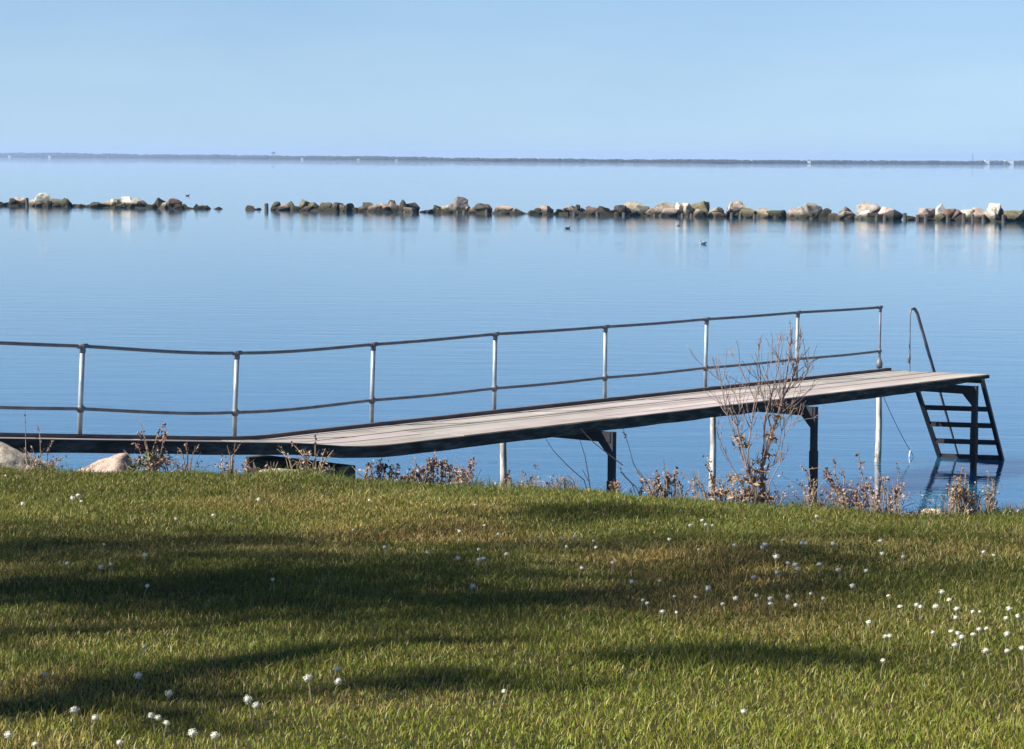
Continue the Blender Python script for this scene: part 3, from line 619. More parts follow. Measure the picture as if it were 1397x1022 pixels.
# ------------------------------------------------------------------ dry plants along the bank
def px(y): return y / F
class Plant:
    """stems drawn as pixel polylines in a shallow slab of space around the plant's own distance"""
    def __init__(s, name, label, cat, u, back=.2, seed=1, group='dry weeds along the bank'):
        s.y = y_at_edge(u, back); s.r = random.Random(seed); r = ray(u, 650); x = r.x / r.y * s.y
        s.root = empty(name, (x, s.y, lz(x, s.y) - .01)); tag(s.root, label, cat, group)
        s.u = u; s.parts = {}; s.s = s.y / F
    def g(s, nm): return s.parts.setdefault(nm, MB())
    def base(s, du=0):
        u = s.u + du; y = s.y + s.r.uniform(-.06, .06); r = ray(u, 650); x = r.x / r.y * y
        return Vector((x, y, lz(x, y) - .02))
    def stem(s, pts, w0=2.2, w1=.9, nm='stem', depth=.08, rooted=True):
        P = []; off = s.r.uniform(-depth, depth)
        for i, (u, v) in enumerate(pts): P.append(at(u, v, s.y + off * i / max(1, len(pts) - 1) + s.r.uniform(-.01, .01)))
        if rooted:
            b = P[0]; b.z = lz(b.x, b.y) - .02
        n = len(P); s.g(nm).tube(P, [.5 * s.s * (w0 + (w1 - w0) * i / max(1, n - 1)) for i in range(n)], 5)
        return P
    def seeds(s, P, t0=.4, n=30, rad=4.0, size=2.2, nm='seed_cluster'):
        s.ns = getattr(s, 'ns', 0) + 1; nm = nm + '|%d' % s.ns
        for _ in range(int(n * 2.2)):
            t = t0 + (1 - t0) * s.r.random(); k = t * (len(P) - 1); i = min(int(k), len(P) - 2); p = P[i].lerp(P[i + 1], k - i)
            q = p + Vector((s.r.gauss(0, .45), s.r.gauss(0, .45), s.r.gauss(0, .45))) * rad * s.s
            d = Vector((s.r.gauss(0, .7), s.r.gauss(0, .7), s.r.gauss(.1, .9))).normalized() * size * s.s * s.r.uniform(.9, 2.3); w = d.cross(Vector((s.r.gauss(0, 1), s.r.gauss(0, 1), s.r.gauss(0, 1)))).normalized() * size * s.s * s.r.uniform(.35, .8); c = d.cross(w).normalized() * size * s.s * s.r.uniform(-.5, .5)
            s.g(nm).add([q - d * .5, q + w + c, q + d * .5, q - w + c], [(0, 1, 2), (0, 2, 3)])
    def leaves(s, c, n, spread, L, nm='leaf', up=.6):
        c = Vector(c)
        for _ in range(n):
            a = c + Vector((s.r.gauss(0, .5), s.r.gauss(0, .5), abs(s.r.gauss(0, .3)))) * spread * s.s
            d = Vector((s.r.gauss(0, 1), s.r.gauss(0, 1), s.r.gauss(up, .6))).normalized() * L * s.s * s.r.uniform(.6, 1.3)
            w = d.cross(Vector((s.r.gauss(0, 1), s.r.gauss(0, 1), s.r.gauss(0, 1)))).normalized() * L * s.s * s.r.uniform(.12, .22)
            bend = Vector((0, 0, -L * s.s * .18))
            s.g(nm).add([a, a + d * .5 + w, a + d + bend, a + d * .5 - w], [(0, 1, 2), (0, 2, 3)])
    def wisps(s):
        lo = min(min(p[0] for p in m.v) for m in s.parts.values() if m.v); hi = max(max(p[0] for p in m.v) for m in s.parts.values() if m.v); tz = max(max(p[2] for p in m.v) for m in s.parts.values() if m.v)
        c = s.root.location; wd = min(hi - lo, .30); ht = min(tz - c.z, .34)
        for _ in range(int(16 + wd / .008)):
            x = c.x + s.r.uniform(-.5, .5) * wd; y = s.y + s.r.uniform(-.08, .08); z = lz(x, y) - .01; h = ht * s.r.uniform(.15, .85); lx = s.r.gauss(0, .35) * h
            P = [Vector((x, y, z)), Vector((x + lx * .4, y, z + h * .6)), Vector((x + lx, y + s.r.gauss(0, .02), z + h * s.r.uniform(.75, 1)))]
            s.g('stem').tube(P, [.5 * s.s * k for k in (1.3, 1.0, .5)], 4)
            if s.r.random() < .55:
                for _ in range(7):
                    t = s.r.uniform(.3, 1); q = P[1].lerp(P[2], max(0, (t - .5) * 2)) if t > .5 else P[0].lerp(P[1], t * 2); q = q + Vector((s.r.gauss(0, .008), s.r.gauss(0, .008), s.r.gauss(0, .006)))
                    d = Vector((s.r.gauss(0, .7), s.r.gauss(0, .7), s.r.gauss(.1, .9))).normalized() * s.s * s.r.uniform(2, 6); w = d.orthogonal().normalized() * s.s * s.r.uniform(.8, 1.8)
                    s.g('chaff').add([q - d * .5, q + w, q + d * .5, q - w], [(0, 1, 2, 3)])
    def done(s, mats, wisps=True):
        if wisps: s.wisps()
        mats = {**mats, 'chaff': 'foliage_pale'}
        for nm, mb in s.parts.items():
            if mb.v: nm = nm.split('|')[0]; o = sub(mb, nm, M[mats[nm]], s.root)
            if mb.v and nm in ('chaff', 'dead_leaf', 'leaf'): o['kind'] = 'stuff'
        return s.root
RED = {'stem': 'foliage_dry_tan', 'seed_cluster': 'foliage_dry_red', 'leaf': 'weed_green', 'dead_leaf': 'foliage_dry_red'}
TAN = {'stem': 'foliage_dry_tan', 'seed_cluster': 'foliage_dry_tan', 'leaf': 'weed_green', 'dead_leaf': 'foliage_dry_red'}
TWG = {'stem': 'dark_twig', 'seed_cluster': 'dark_twig', 'leaf': 'weed_green', 'dead_leaf': 'foliage_dry_red'}
# left of the ramp
p = Plant('dry_weed', 'brown seeded weed with green leaves at the foot, over the end of the pink boulder', 'weed', 207, .05, 1)
for pts, n in (([(205, 640), (203, 615), (196, 598), (188, 588)], 8), ([(207, 640), (209, 612), (214, 596), (222, 580)], 16), ([(210, 640), (220, 618), (223, 600), (226, 588)], 16), ([(200, 640), (192, 618), (184, 604)], 10), ([(206, 640), (200, 606), (193, 580), (186, 570)], 3)):
    P = p.stem(pts, 2, .8); p.seeds(P, .35, n, 5, 2.6)
p.leaves(p.base(-6) + Vector((0, 0, .11)), 120, 26, 11); p.leaves(p.base(4) + Vector((0, 0, .16)), 90, 14, 9); p.leaves(p.base(10) + Vector((0, 0, .12)), 50, 18, 9, 'dead_leaf'); p.done(RED)
p = Plant('dry_weed', 'pair of thin pale stalks before the left boulder and ramp beam', 'weed', 55, .0, 2)
for pts in ([(56, 634), (55, 600), (53, 582)], [(36, 630), (35, 600), (34, 560)], [(60, 634), (66, 612), (74, 600)]):
    P = p.stem(pts, 1.6, .7); p.seeds(P, .2, 5, 3, 2)
p.leaves(p.base(6), 16, 8, 7, 'dead_leaf'); p.done(RED)
p = Plant('dry_weed', 'forked pale stalk in front of the ramp beam, right of the green footed weed', 'weed', 256, .0, 3)
for pts, n in (([(256, 638), (256, 620), (253, 606)], 9), ([(257, 638), (262, 622), (272, 606)], 4), ([(255, 638), (250, 622), (245, 612)], 4)):
    P = p.stem(pts, 2, .9); p.seeds(P, .3, n, 4, 2.4)
p.leaves(p.base(), 26, 9, 8); p.done(RED)
p = Plant('dry_weed', 'Y shaped pale stalk standing against the ramp beam left of the abutment', 'weed', 313, .0, 4)
for pts in ([(314, 644), (314, 622), (310, 608)], [(314, 640), (317, 622), (328, 606)], [(316, 640), (319, 618), (321, 604)]):
    P = p.stem(pts, 2.4, 1); p.seeds(P, .3, 4, 3, 2)
p.leaves(p.base(), 10, 6, 6, 'dead_leaf'); p.done(RED)
p = Plant('dry_weed', 'short dead stub just left of the dark abutment', 'weed', 337, .0, 5)
P = p.stem([(337, 646), (337, 634), (336, 626)], 5, 2); p.seeds(P, .2, 10, 3, 2.5); p.done(RED)
p = Plant('dry_weed', 'bushy tan branched stalks in front of the dark abutment', 'weed', 425, .0, 6)
for pts, n in (([(424, 648), (414, 622), (402, 608), (396, 604)], 6), ([(425, 648), (418, 625), (413, 612)], 6), ([(427, 648), (430, 620), (430, 604), (431, 592)], 8), ([(430, 648), (442, 630), (455, 614)], 6), ([(432, 648), (440, 622), (444, 612)], 6), ([(420, 648), (408, 634), (400, 628)], 5)):
    P = p.stem(pts, 3, 1); p.seeds(P, .25, n, 4, 2.4)
p.leaves(p.base(-6), 34, 18, 9, 'dead_leaf'); p.leaves(p.base(6), 30, 16, 8, 'dead_leaf'); p.done(TAN)
p = Plant('dry_weed', 'small tan tuft in front of the pale slab at the abutment', 'weed', 368, -.05, 61)
for k in range(4): p.stem([(366 + k * 2, 648), (367 + k * 3, 638), (364 + k * 5, 630)], 2, .8)
p.leaves(p.base(), 18, 8, 8, 'dead_leaf'); p.done(TAN)
# mid bank
p = Plant('dry_weed', 'dark red brown dock clump just right of the abutment', 'dock weed', 518, .0, 7)
for pts, n in (([(512, 658), (506, 640), (503, 630)], 8), ([(518, 658), (518, 640), (519, 626)], 24), ([(522, 658), (524, 642), (527, 632)], 24), ([(530, 658), (533, 646), (536, 636)], 20), ([(538, 658), (541, 645), (544, 634)], 14), ([(516, 658), (515, 644), (514, 634)], 20)):
    P = p.stem(pts, 2, 1); p.seeds(P, .25, n, 4, 3)
p.leaves(p.base(-14), 24, 16, 9, 'dead_leaf'); p.done({**RED, 'seed_cluster': 'dark_twig'})
p = Plant('dry_weed', 'wide low thicket of red brown dock between abutment and first pale leg', 'dock weed', 592, .05, 8)
for k in range(22):
    u = 552 + k * 3.5 + p.r.uniform(-2, 2); hh = 30 * math.exp(-((u - 596) / 30) ** 2) + 6
    P = p.stem([(u, 664), (u + p.r.uniform(-3, 3), 660 - hh * .6), (u + p.r.uniform(-7, 7), 660 - hh * p.r.uniform(.8, 1.25))], 2, .9); p.seeds(P, .2, 14, 4, 2.8)
for k in range(9): p.leaves(p.base(-38 + k * 9), 12, 10, 10, 'dead_leaf')
p.done(RED)
p = Plant('dry_weed', 'leaning seeded stalk at the right end of the red brown thicket', 'dock weed', 636, .05, 9)
for pts, n in (([(634, 666), (637, 648), (642, 636), (643, 626)], 22), ([(638, 666), (643, 645), (648, 630)], 8), ([(632, 666), (633, 650), (635, 642)], 14), ([(628, 664), (627, 640), (622, 624)], 0)):
    P = p.stem(pts, 2, .9); p.seeds(P, .35, n, 4, 2.8)
p.done(RED)
p = Plant('dry_weed', 'brown dock stalk hugging the foot of the first pale jetty leg', 'dock weed', 693, .1, 10)
P = p.stem([(693, 670), (693, 655), (692, 644)], 3, 1); p.seeds(P, .1, 26, 3.5, 3); p.done(RED)
p = Plant('dry_weed', 'tiny dark weed between the first pale leg and first dark leg', 'weed', 721, .1, 11)
for pts, n in (([(722, 668), (722, 656), (727, 648)], 10), ([(716, 668), (713, 652), (712, 640)], 4), ([(729, 668), (731, 640), (731, 634)], 2)):
    P = p.stem(pts, 1.4, .7); p.seeds(P, .4, n, 2.5, 2.4)
p.done(RED)
p = Plant('bare_twigs', 'long bare dark twigs leaning left across the first jetty leg frame', 'twigs', 806, .1, 12)
for pts in ([(806, 674), (797, 655), (775, 636), (755, 615), (744, 598)], [(808, 674), (803, 650), (798, 622), (791, 600)], [(807, 674), (804, 658), (794, 640)], [(790, 672), (782, 655), (774, 648)], [(830, 672), (850, 635), (810, 604), (792, 585)][1:]):
    p.stem(pts, 1.7, .8, rooted=pts[0][1] > 665)
p.leaves(p.base(-14), 14, 10, 8, 'dead_leaf'); p.done(TWG, False)
p = Plant('grass_tuft', 'faded straw tuft left of the first dark jetty leg', 'grass tuft', 770, .05, 13)
for k in range(26):
    u = 758 + k * 1.1; p.stem([(u, 672), (u + p.r.uniform(-4, 3), 662), (u + p.r.uniform(-9, 6), p.r.uniform(644, 658))], 1.2, .5)
p.leaves(p.base(28), 18, 14, 9, 'dead_leaf'); p.done(TAN)
p = Plant('dry_weed', 'pinkish dry tuft at the foot of the first dark jetty leg', 'weed', 838, .05, 14)
for k in range(5):
    P = p.stem([(834 + k * 2, 678), (836 + k * 2, 666), (832 + k * 3, 658)], 1.8, .8); p.seeds(P, .2, 10, 4, 2.8)
p.done({**TAN, 'seed_cluster': 'foliage_dry_red'})
p = Plant('bare_twigs', 'bare dark twigs leaning left just right of the first dark leg', 'twigs', 884, .1, 15)
for pts in ([(886, 684), (876, 655), (864, 632), (857, 606), (850, 585)], [(880, 684), (868, 665), (853, 650), (843, 636)], [(874, 684), (862, 660), (846, 644)], [(868, 682), (860, 666)], [(890, 684), (884, 660), (870, 640)]):
    P = p.stem(pts, 1.8, .7); p.seeds(P, .2, 3, 2.5, 2.2)
P = p.stem([(875, 684), (874, 672), (875, 664)], 3, 1.5); p.seeds(P, .1, 18, 3, 3); p.leaves(p.base(), 8, 8, 8, 'dead_leaf'); p.done(TWG, False)
p = Plant('dry_weed', 'tall red brown dock with dark twigs above a pale stone, left of the bush', 'dock weed', 908, .08, 16)
for pts, n in (([(904, 686), (899, 660), (894, 644)], 28), ([(910, 686), (911, 660), (912, 648)], 26), ([(912, 686), (909, 652), (905, 626)], 3), ([(918, 686), (921, 664), (920, 652), (924, 640)], 14), ([(922, 686), (925, 670), (922, 656)], 4), ([(900, 686), (896, 670), (889, 656)], 12), ([(906, 686), (905, 668)], 16)):
    P = p.stem(pts, 2, .9); p.seeds(P, .3, n, 4, 3)
p.leaves(p.base(), 26, 18, 9, 'dead_leaf'); p.done(RED)
p = Plant('dry_weed', 'brown stalk of dead leaves climbing the second pale jetty leg', 'weed', 972, .12, 17)
for pts, n in (([(974, 696), (973, 665), (968, 640), (966, 622)], 30), ([(973, 696), (974, 670), (972, 650)], 30), ([(978, 694), (984, 668), (980, 655)], 12)):
    P = p.stem(pts, 2.4, 1); p.seeds(P, .1, n, 4.5, 3)
P = p.stem([(970, 686), (958, 662), (948, 650)], 1.8, 1.2); p.leaves(p.base(6) + Vector((0, 0, .1)), 20, 12, 11, 'dead_leaf'); p.leaves(p.base(-4), 24, 14, 8); p.done(TAN)
# the bush
p = Plant('shrub', 'tall bare shrub of fine twigs with brown dead leaves at its foot', 'shrub', 1035, .12, 18, None)
rb = random.Random(77)
MAIN = [([(1040, 694), (1041, 670), (1039, 640), (1045, 618), (1053, 590), (1062, 566), (1067, 545), (1075, 530), (1084, 508), (1090, 474), (1093, 444)], 11, 1.2),
        ([(1036, 694), (1029, 665), (1019, 640), (1011, 605), (1003, 575), (996, 555)], 6, 1),
        ([(1034, 694), (1024, 655), (1020, 620), (1024, 585), (1030, 545), (1038, 520), (1034, 468)], 5, 1),
        ([(1040, 690), (1040, 640), (1042, 600), (1044, 570), (1052, 540), (1063, 498), (1060, 455)], 5, 1),
        ([(1067, 545), (1072, 520), (1077, 485), (1080, 462), (1077, 440)], 3.2, .9),
        ([(1030, 692), (1012, 660), (998, 636), (984, 606), (976, 580)], 3.4, .9),
        ([(1041, 668), (1046, 640), (1056, 630), (1064, 605), (1066, 585)], 3, .9),
        ([(1045, 690), (1050, 660), (1064, 632), (1068, 600), (1078, 580), (1096, 564)], 2.4, .8),
        ([(1053, 590), (1046, 560), (1040, 535)], 3, 1), ([(1019, 640), (1004, 600), (990, 560), (984, 520), (978, 512)], 2.6, .8),
        ([(1075, 530), (1088, 528), (1102, 508), (1106, 492)], 2.2, .8), ([(1030, 545), (1018, 520), (1008, 500)], 2, .8), ([(1084, 508), (1078, 470), (1082, 446)], 2.2, .8),
        ([(1024, 585), (1012, 560), (1000, 532)], 2, .8), ([(1052, 540), (1046, 510), (1048, 480)], 2, .8), ([(1062, 566), (1075, 556), (1083, 548)], 2.2, .9), ([(1011, 605), (1006, 580), (1010, 552)], 2, .8)]
def twig(P0, ang, L, w, lev):
    """P0 in pixels; grows a thin shoot, upward mostly, with its own side shoots"""
    pts = [P0]; a = ang
    for k in range(4):
        a += rb.gauss(0, .13) + (PI / 2 - a) * .10; pts.append((pts[-1][0] + math.cos(a) * L / 4, pts[-1][1] - math.sin(a) * L / 4))
    y0 = p.y + p_off; P = [at(u, v, y0 + rb.uniform(-.012, .012) + (k * .012 * zoff)) for k, (u, v) in enumerate(pts)]
    p.g('branch').tube(P, [.5 * p.s * (w + (.55 - w) * k / 4) for k in range(5)], 4)
    if lev > 0:
        for _ in range(rb.choice([1, 2, 2, 3])):
            i = rb.randint(1, 3); twig(pts[i], a + rb.choice([-1, 1]) * rb.uniform(.2, .55), L * rb.uniform(.35, .65), w * .72, lev - 1)
for mi, (pts, w0, w1) in enumerate(MAIN):
    rooted = pts[0][1] > 686; p_off = rb.uniform(-.07, .07) if rooted and mi else .0; zoff = rb.uniform(-1, 1)
    n = len(pts); P = [at(u, v, p.y + p_off + (rb.uniform(-.01, .01) if mi else 0)) for u, v in pts]
    if rooted: P[0].z = lz(P[0].x, P[0].y) - .03
    p.g('trunk' if mi == 0 else 'branch').tube(P, [.42 * p.s * (w0 + (w1 - w0) * (k / (n - 1)) ** .6) for k in range(n)], 6)
    for k in range(1, n):
        for _ in range(rb.choice([2, 3, 4]) if k > 1 else 2):
            f_ = rb.random(); q = (pts[k - 1][0] + (pts[k][0] - pts[k - 1][0]) * f_, pts[k - 1][1] + (pts[k][1] - pts[k - 1][1]) * f_)
            dr = math.atan2(-(pts[k][1] - pts[k - 1][1]), pts[k][0] - pts[k - 1][0]); zoff = rb.uniform(-1.5, 1.5)
            up = max(0.0, min(1.0, (660 - q[1]) / 120))
            twig(q, dr + rb.choice([-1, 1]) * rb.uniform(.12, .5), min(rb.uniform(16, 58) * (.45 + .55 * up), max(8, (q[1] - 452) * .8)), 1.1, 1 if rb.random() < .7 else 0)
for (u, v, n, sp_, L) in ((1024, 680, 34, 16, 11), (1010, 684, 30, 16, 10), (1030, 660, 34, 13, 10), (1031, 645, 26, 11, 9), (1012, 610, 18, 8, 8), (1010, 600, 12, 6, 9), (1052, 598, 26, 8, 8), (1048, 622, 10, 7, 8), (1060, 572, 14, 8, 7), (1066, 555, 10, 9, 6), (1000, 655, 12, 7, 9), (990, 676, 12, 8, 9), (1044, 684, 20, 10, 9), (1035, 632, 12, 9, 7), (1020, 650, 14, 8, 8)):
    p.leaves(at(u, v, p.y), int(n * 2.3), sp_ * 1.1, L, 'dead_leaf', .3)
for (u, v) in ((955, 616), (938, 634), (1095, 608), (1048, 646), (1064, 640), (1078, 467), (1020, 590)): pass
p.done({'trunk': 'twig', 'branch': 'twig', 'dead_leaf': 'dead_leaf', 'stem': 'foliage_dry_tan'})
# right of the bush
p = Plant('dry_weed', 'pale nodding stalk in front of the second dark jetty leg', 'weed', 1110, .1, 19)
for pts, n in (([(1112, 696), (1108, 665), (1100, 642), (1094, 636)], 8), ([(1112, 696), (1110, 668), (1112, 655)], 22), ([(1106, 664), (1104, 640), (1120, 638)], 2)):
    P = p.stem(pts, 2, .9, rooted=pts[0][1] > 680); p.seeds(P, .1, n, 4, 2.8)
p.leaves(p.base(), 14, 8, 8, 'dead_leaf'); p.done(TAN)
p = Plant('dry_weed', 'arching pink brown dock right of the second dark jetty leg', 'dock weed', 1148, .1, 20)
for pts, n in (([(1152, 702), (1146, 672), (1132, 655), (1128, 640)], 34), ([(1150, 702), (1140, 668), (1128, 652), (1126, 640)], 20), ([(1154, 702), (1150, 675), (1140, 650), (1138, 626)], 10), ([(1156, 702), (1152, 690)], 10), ([(1140, 700), (1136, 680), (1124, 668)], 8), ([(1150, 690), (1152, 650), (1144, 636)], 3)):
    P = p.stem(pts, 2, .9, rooted=pts[0][1] > 695); p.seeds(P, .3, n, 4.5, 2.8)
p.leaves(p.base(-6), 30, 18, 10, 'dead_leaf'); p.done(RED)
p = Plant('dry_weed', 'dense brown dock with one tall curved stalk left of the third pale leg', 'dock weed', 1176, .1, 21)
for pts, n in (([(1182, 704), (1180, 665), (1174, 640), (1171, 616)], 8), ([(1178, 704), (1172, 682), (1166, 672)], 34), ([(1182, 704), (1180, 680), (1176, 660)], 22), ([(1188, 704), (1190, 676), (1184, 660)], 14), ([(1170, 704), (1164, 690)], 16)):
    P = p.stem(pts, 2, .9); p.seeds(P, .25, n, 4.5, 3)
p.leaves(p.base(), 40, 18, 11, 'dead_leaf'); p.done(RED)
p = Plant('dry_weed', 'tan stalk twined round the foot of the third pale leg', 'weed', 1204, .1, 22)
for pts, n in (([(1200, 704), (1198, 680), (1206, 656), (1213, 654)], 12), ([(1204, 704), (1206, 670), (1198, 640), (1195, 618)], 4), ([(1198, 704), (1194, 680)], 10)):
    P = p.stem(pts, 2, .9); p.seeds(P, .3, n, 4, 2.6)
p.leaves(p.base(-4), 20, 12, 9, 'dead_leaf'); p.done(TAN)
p = Plant('dry_weed', 'single slim stalk with a reddish spike between third pale leg and ladder', 'dock weed', 1223, .1, 23)
P = p.stem([(1222, 704), (1222, 684), (1223, 664)], 2, 1.2); p.seeds(P, .45, 24, 3, 2.6); P = p.stem([(1224, 668), (1226, 645), (1223, 630)], 1.2, .6, rooted=False); p.seeds(P, 0, 8, 3, 1.8); p.done(RED)
p = Plant('reed_clump', 'pale pinkish plume grass standing in front of the swim ladder', 'grass clump', 1314, .1, 24)
for k in range(26):
    u = 1298 + k * 1.2; hgt = p.r.uniform(30, 74) * (1 - abs(k - 10) / 26)
    P = p.stem([(u, 706), (u + p.r.uniform(-3, 3), 704 - hgt * .6), (u + p.r.uniform(-7, 5), 704 - hgt)], 1.8, .6); p.seeds(P, .45, 12, 3.2, 2.2)
p.leaves(p.base(), 30, 20, 10, 'dead_leaf'); p.done({**TAN, 'dead_leaf': 'foliage_dry_tan'})
p = Plant('reed_clump', 'thin faded plume by the right stile reflection of the ladder', 'grass clump', 1351, .1, 25)
for k in range(8):
    u = 1346 + k * 1.4; P = p.stem([(u, 708), (u + p.r.uniform(-2, 3), 680), (u + p.r.uniform(-4, 4), p.r.uniform(640, 672))], 1.4, .5); p.seeds(P, .35, 9, 3, 2.0)
p.leaves(p.base(), 14, 10, 8, 'dead_leaf'); p.done({**TAN, 'dead_leaf': 'foliage_dry_tan'})
p = Plant('grass_tuft', 'straw and green tuft at the right edge of the bank', 'grass tuft', 1384, .1, 26)
for k in range(20):
    u = 1372 + k * 1.5; p.stem([(u, 708), (u + p.r.uniform(-4, 4), 700), (u + p.r.uniform(-8, 8), p.r.uniform(684, 698))], 1.2, .5)
p.leaves(p.base(), 24, 20, 8); p.done(TAN)
p = Plant('grass_tuft', 'matted straw on the bank right of the third pale leg', 'grass tuft', 1245, .02, 27)
for k in range(36):
    u = 1222 + k * 2.2; p.stem([(u, 708), (u + p.r.uniform(-6, 8), 702), (u + p.r.uniform(-16, 18), p.r.uniform(692, 702))], 1.5, .6)
p.done(TAN)

# ------------------------------------------------------------------ dandelion seed heads
DAND = [('along the bottom left corner of the lawn', [(12, 1004, 15), (48, 1016, 12), (102, 969, 14), (130, 980, 13), (163, 1014, 13), (206, 977, 12), (216, 980, 12), (228, 987, 13), (263, 1001, 17), (293, 1004, 17)]),
 ('beside the curved bough shadow at lower left', [(61, 919, 8), (189, 922, 13), (231, 947, 14), (338, 955, 14), (350, 963, 13), (420, 926, 15), (460, 913, 13), (462, 930, 15), (197, 883, 8)]),
 ('in the dark shade at left', [(92, 769, 8), (138, 774, 9), (151, 770, 6), (198, 758, 9), (201, 800, 8), (372, 791, 8), (142, 743, 5)]),
 ('in the sunny strip behind the left shade', [(8, 649, 5), (31, 688, 8), (99, 680, 9), (107, 676, 9), (111, 684, 6), (353, 682, 7), (291, 703, 6), (240, 708, 6), (504, 683, 6), (482, 723, 5)]),
 ('on the middle of the lawn', [(525, 747, 7), (583, 754, 8), (627, 725, 8), (625, 762, 8), (653, 750, 6), (654, 764, 9), (660, 762, 8), (691, 756, 9), (680, 729, 6), (661, 717, 5), (648, 689, 5), (645, 800, 10), (688, 944, 8)]),
 ('right of the lawn middle', [(737, 733, 7), (768, 735, 7), (784, 732, 8), (810, 738, 6), (813, 747, 7), (773, 746, 5), (794, 775, 9), (836, 768, 7), (862, 794, 9), (900, 793, 6), (920, 814, 6), (877, 819, 6), (883, 823, 8), (904, 835, 9), (923, 836, 7), (913, 736, 8)]),
 ('behind the shade below the shrub', [(942, 717, 8), (958, 710, 7), (963, 716, 8), (972, 717, 6), (1114, 705, 9), (1002, 744, 8), (953, 750, 6), (1068, 737, 7), (1044, 743, 9), (1040, 747, 7), (1094, 741, 9), (1100, 742, 7), (1137, 742, 9)]),
 ('behind the shade at right', [(1201, 738, 8), (1204, 756, 8), (1232, 760, 9), (1342, 754, 8), (1356, 758, 8)]),
 ('in the thin shade below the shrub', [(1059, 760, 10), (1075, 769, 8), (1085, 770, 10), (1088, 776, 8), (1118, 770, 10), (1060, 781, 9), (1143, 778, 8), (1182, 779, 9), (1029, 788, 10), (966, 803, 10), (1163, 800, 9)]),
 ('in the row in front of the thin shade', [(949, 815, 8), (986, 824, 7), (1004, 817, 11), (1032, 813, 9), (1051, 817, 9), (1051, 824, 10), (1075, 815, 8), (1086, 826, 8), (1106, 810, 7), (1123, 817, 8), (1212, 813, 7), (1228, 828, 9)]),
 ('in the loose cluster at right', [(1251, 826, 9), (1256, 828, 9), (1277, 828, 11), (1285, 808, 10), (1295, 819, 10), (1305, 831, 10), (1304, 843, 9), (1327, 835, 9), (1337, 835, 7), (1373, 844, 9), (1377, 831, 12), (1389, 841, 9)]),
 ('in the close cluster nearer at right', [(1336, 859, 11), (1346, 858, 9), (1328, 866, 10), (1298, 862, 10), (1307, 865, 9), (1312, 870, 10), (1303, 881, 10), (1273, 864, 9), (1345, 888, 12), (1374, 866, 12), (1374, 889, 10), (1395, 885, 10)]),
 ('on the open lawn at lower right', [(1186, 850, 10), (1208, 869, 10), (1214, 868, 9), (1205, 902, 9), (1015, 971, 13)]),
]
def fluff(r, seed, small):
    rr = random.Random(seed); mb = MB()
    mb.ball((0, 0, 0), r * .60, r * .60, r * .56, 8, 6)
    for _ in range(70 if small else 170):                 # parachutes standing out of the ball
        d = Vector((rr.gauss(0, 1), rr.gauss(0, 1), rr.gauss(.15, 1))).normalized(); a = d.orthogonal().normalized(); b = d.cross(a); w = r * (.16 if small else .13)
        q = d * r * rr.uniform(.60, 1.06) * (1 if d.dot(Vector((1, 0, .3))) > -.55 or small else .8); ph = rr.uniform(0, PI)
        a2 = a * math.cos(ph) + b * math.sin(ph); b2 = d.cross(a2)
        mb.add([q + a2 * w, q + b2 * w, q - a2 * w, q - b2 * w], [(0, 1, 2, 3)])
    return mb
FL = {k: [fluff(1.0, 300 + i, k).mesh('seed_head') for i in range(3)] for k in (False, True)}
for L_ in FL.values():
    for m_ in L_: m_.materials.append(M['seed_head'])
sd_ = 0
for patch, lst in DAND:
    order = sorted(range(len(lst)), key=lambda i: lst[i][0])
    for rank, i in enumerate(order):
        u, v, s_ = lst[i]; sd_ += 1; rr = random.Random(5000 + sd_)
        sh = rr.uniform(.055, .085) if v > 860 else rr.uniform(.05, .07)
        r_ = ray(u, v).normalized(); t = 5.0
        while t < 24:
            q = EYE + r_ * t
            if q.z < lz(q.x, q.y) + sh: break
            t += .01
        rad = max(.009, .5 * s_ / F * q.y * rr.uniform(.84, 1.08))
        g = lz(q.x, q.y)
        big = v > 860
        near = 'large ' if s_ >= 13 else ('tiny ' if s_ <= 6 else '')
        root = empty('dandelion', (q.x, q.y, g)); tag(root, f'{near}white dandelion seed head, {ORD[rank]} from left {patch}', 'dandelion', 'dandelion seed heads on the lawn')
        o = bpy.data.objects.new('seed_head', rr.choice(FL[not big])); C.objects.link(o); o.parent = root; o.location = (0, 0, sh); o.scale = (rad, rad, rad * rr.uniform(.72, .98)); o.rotation_euler = (rr.uniform(-.4, .4), rr.uniform(-.4, .4), rr.uniform(0, 6))
        mb = MB(); bx, by = rr.uniform(-.02, .02), rr.uniform(-.02, .02); mb.tube([(bx, by, -.01), (bx * .5, by * .5, sh * .6), (0, 0, sh - rad * .5)], [.0022, .002, .0018], 5)
        st = mb.build('stem', M['stem'], root)

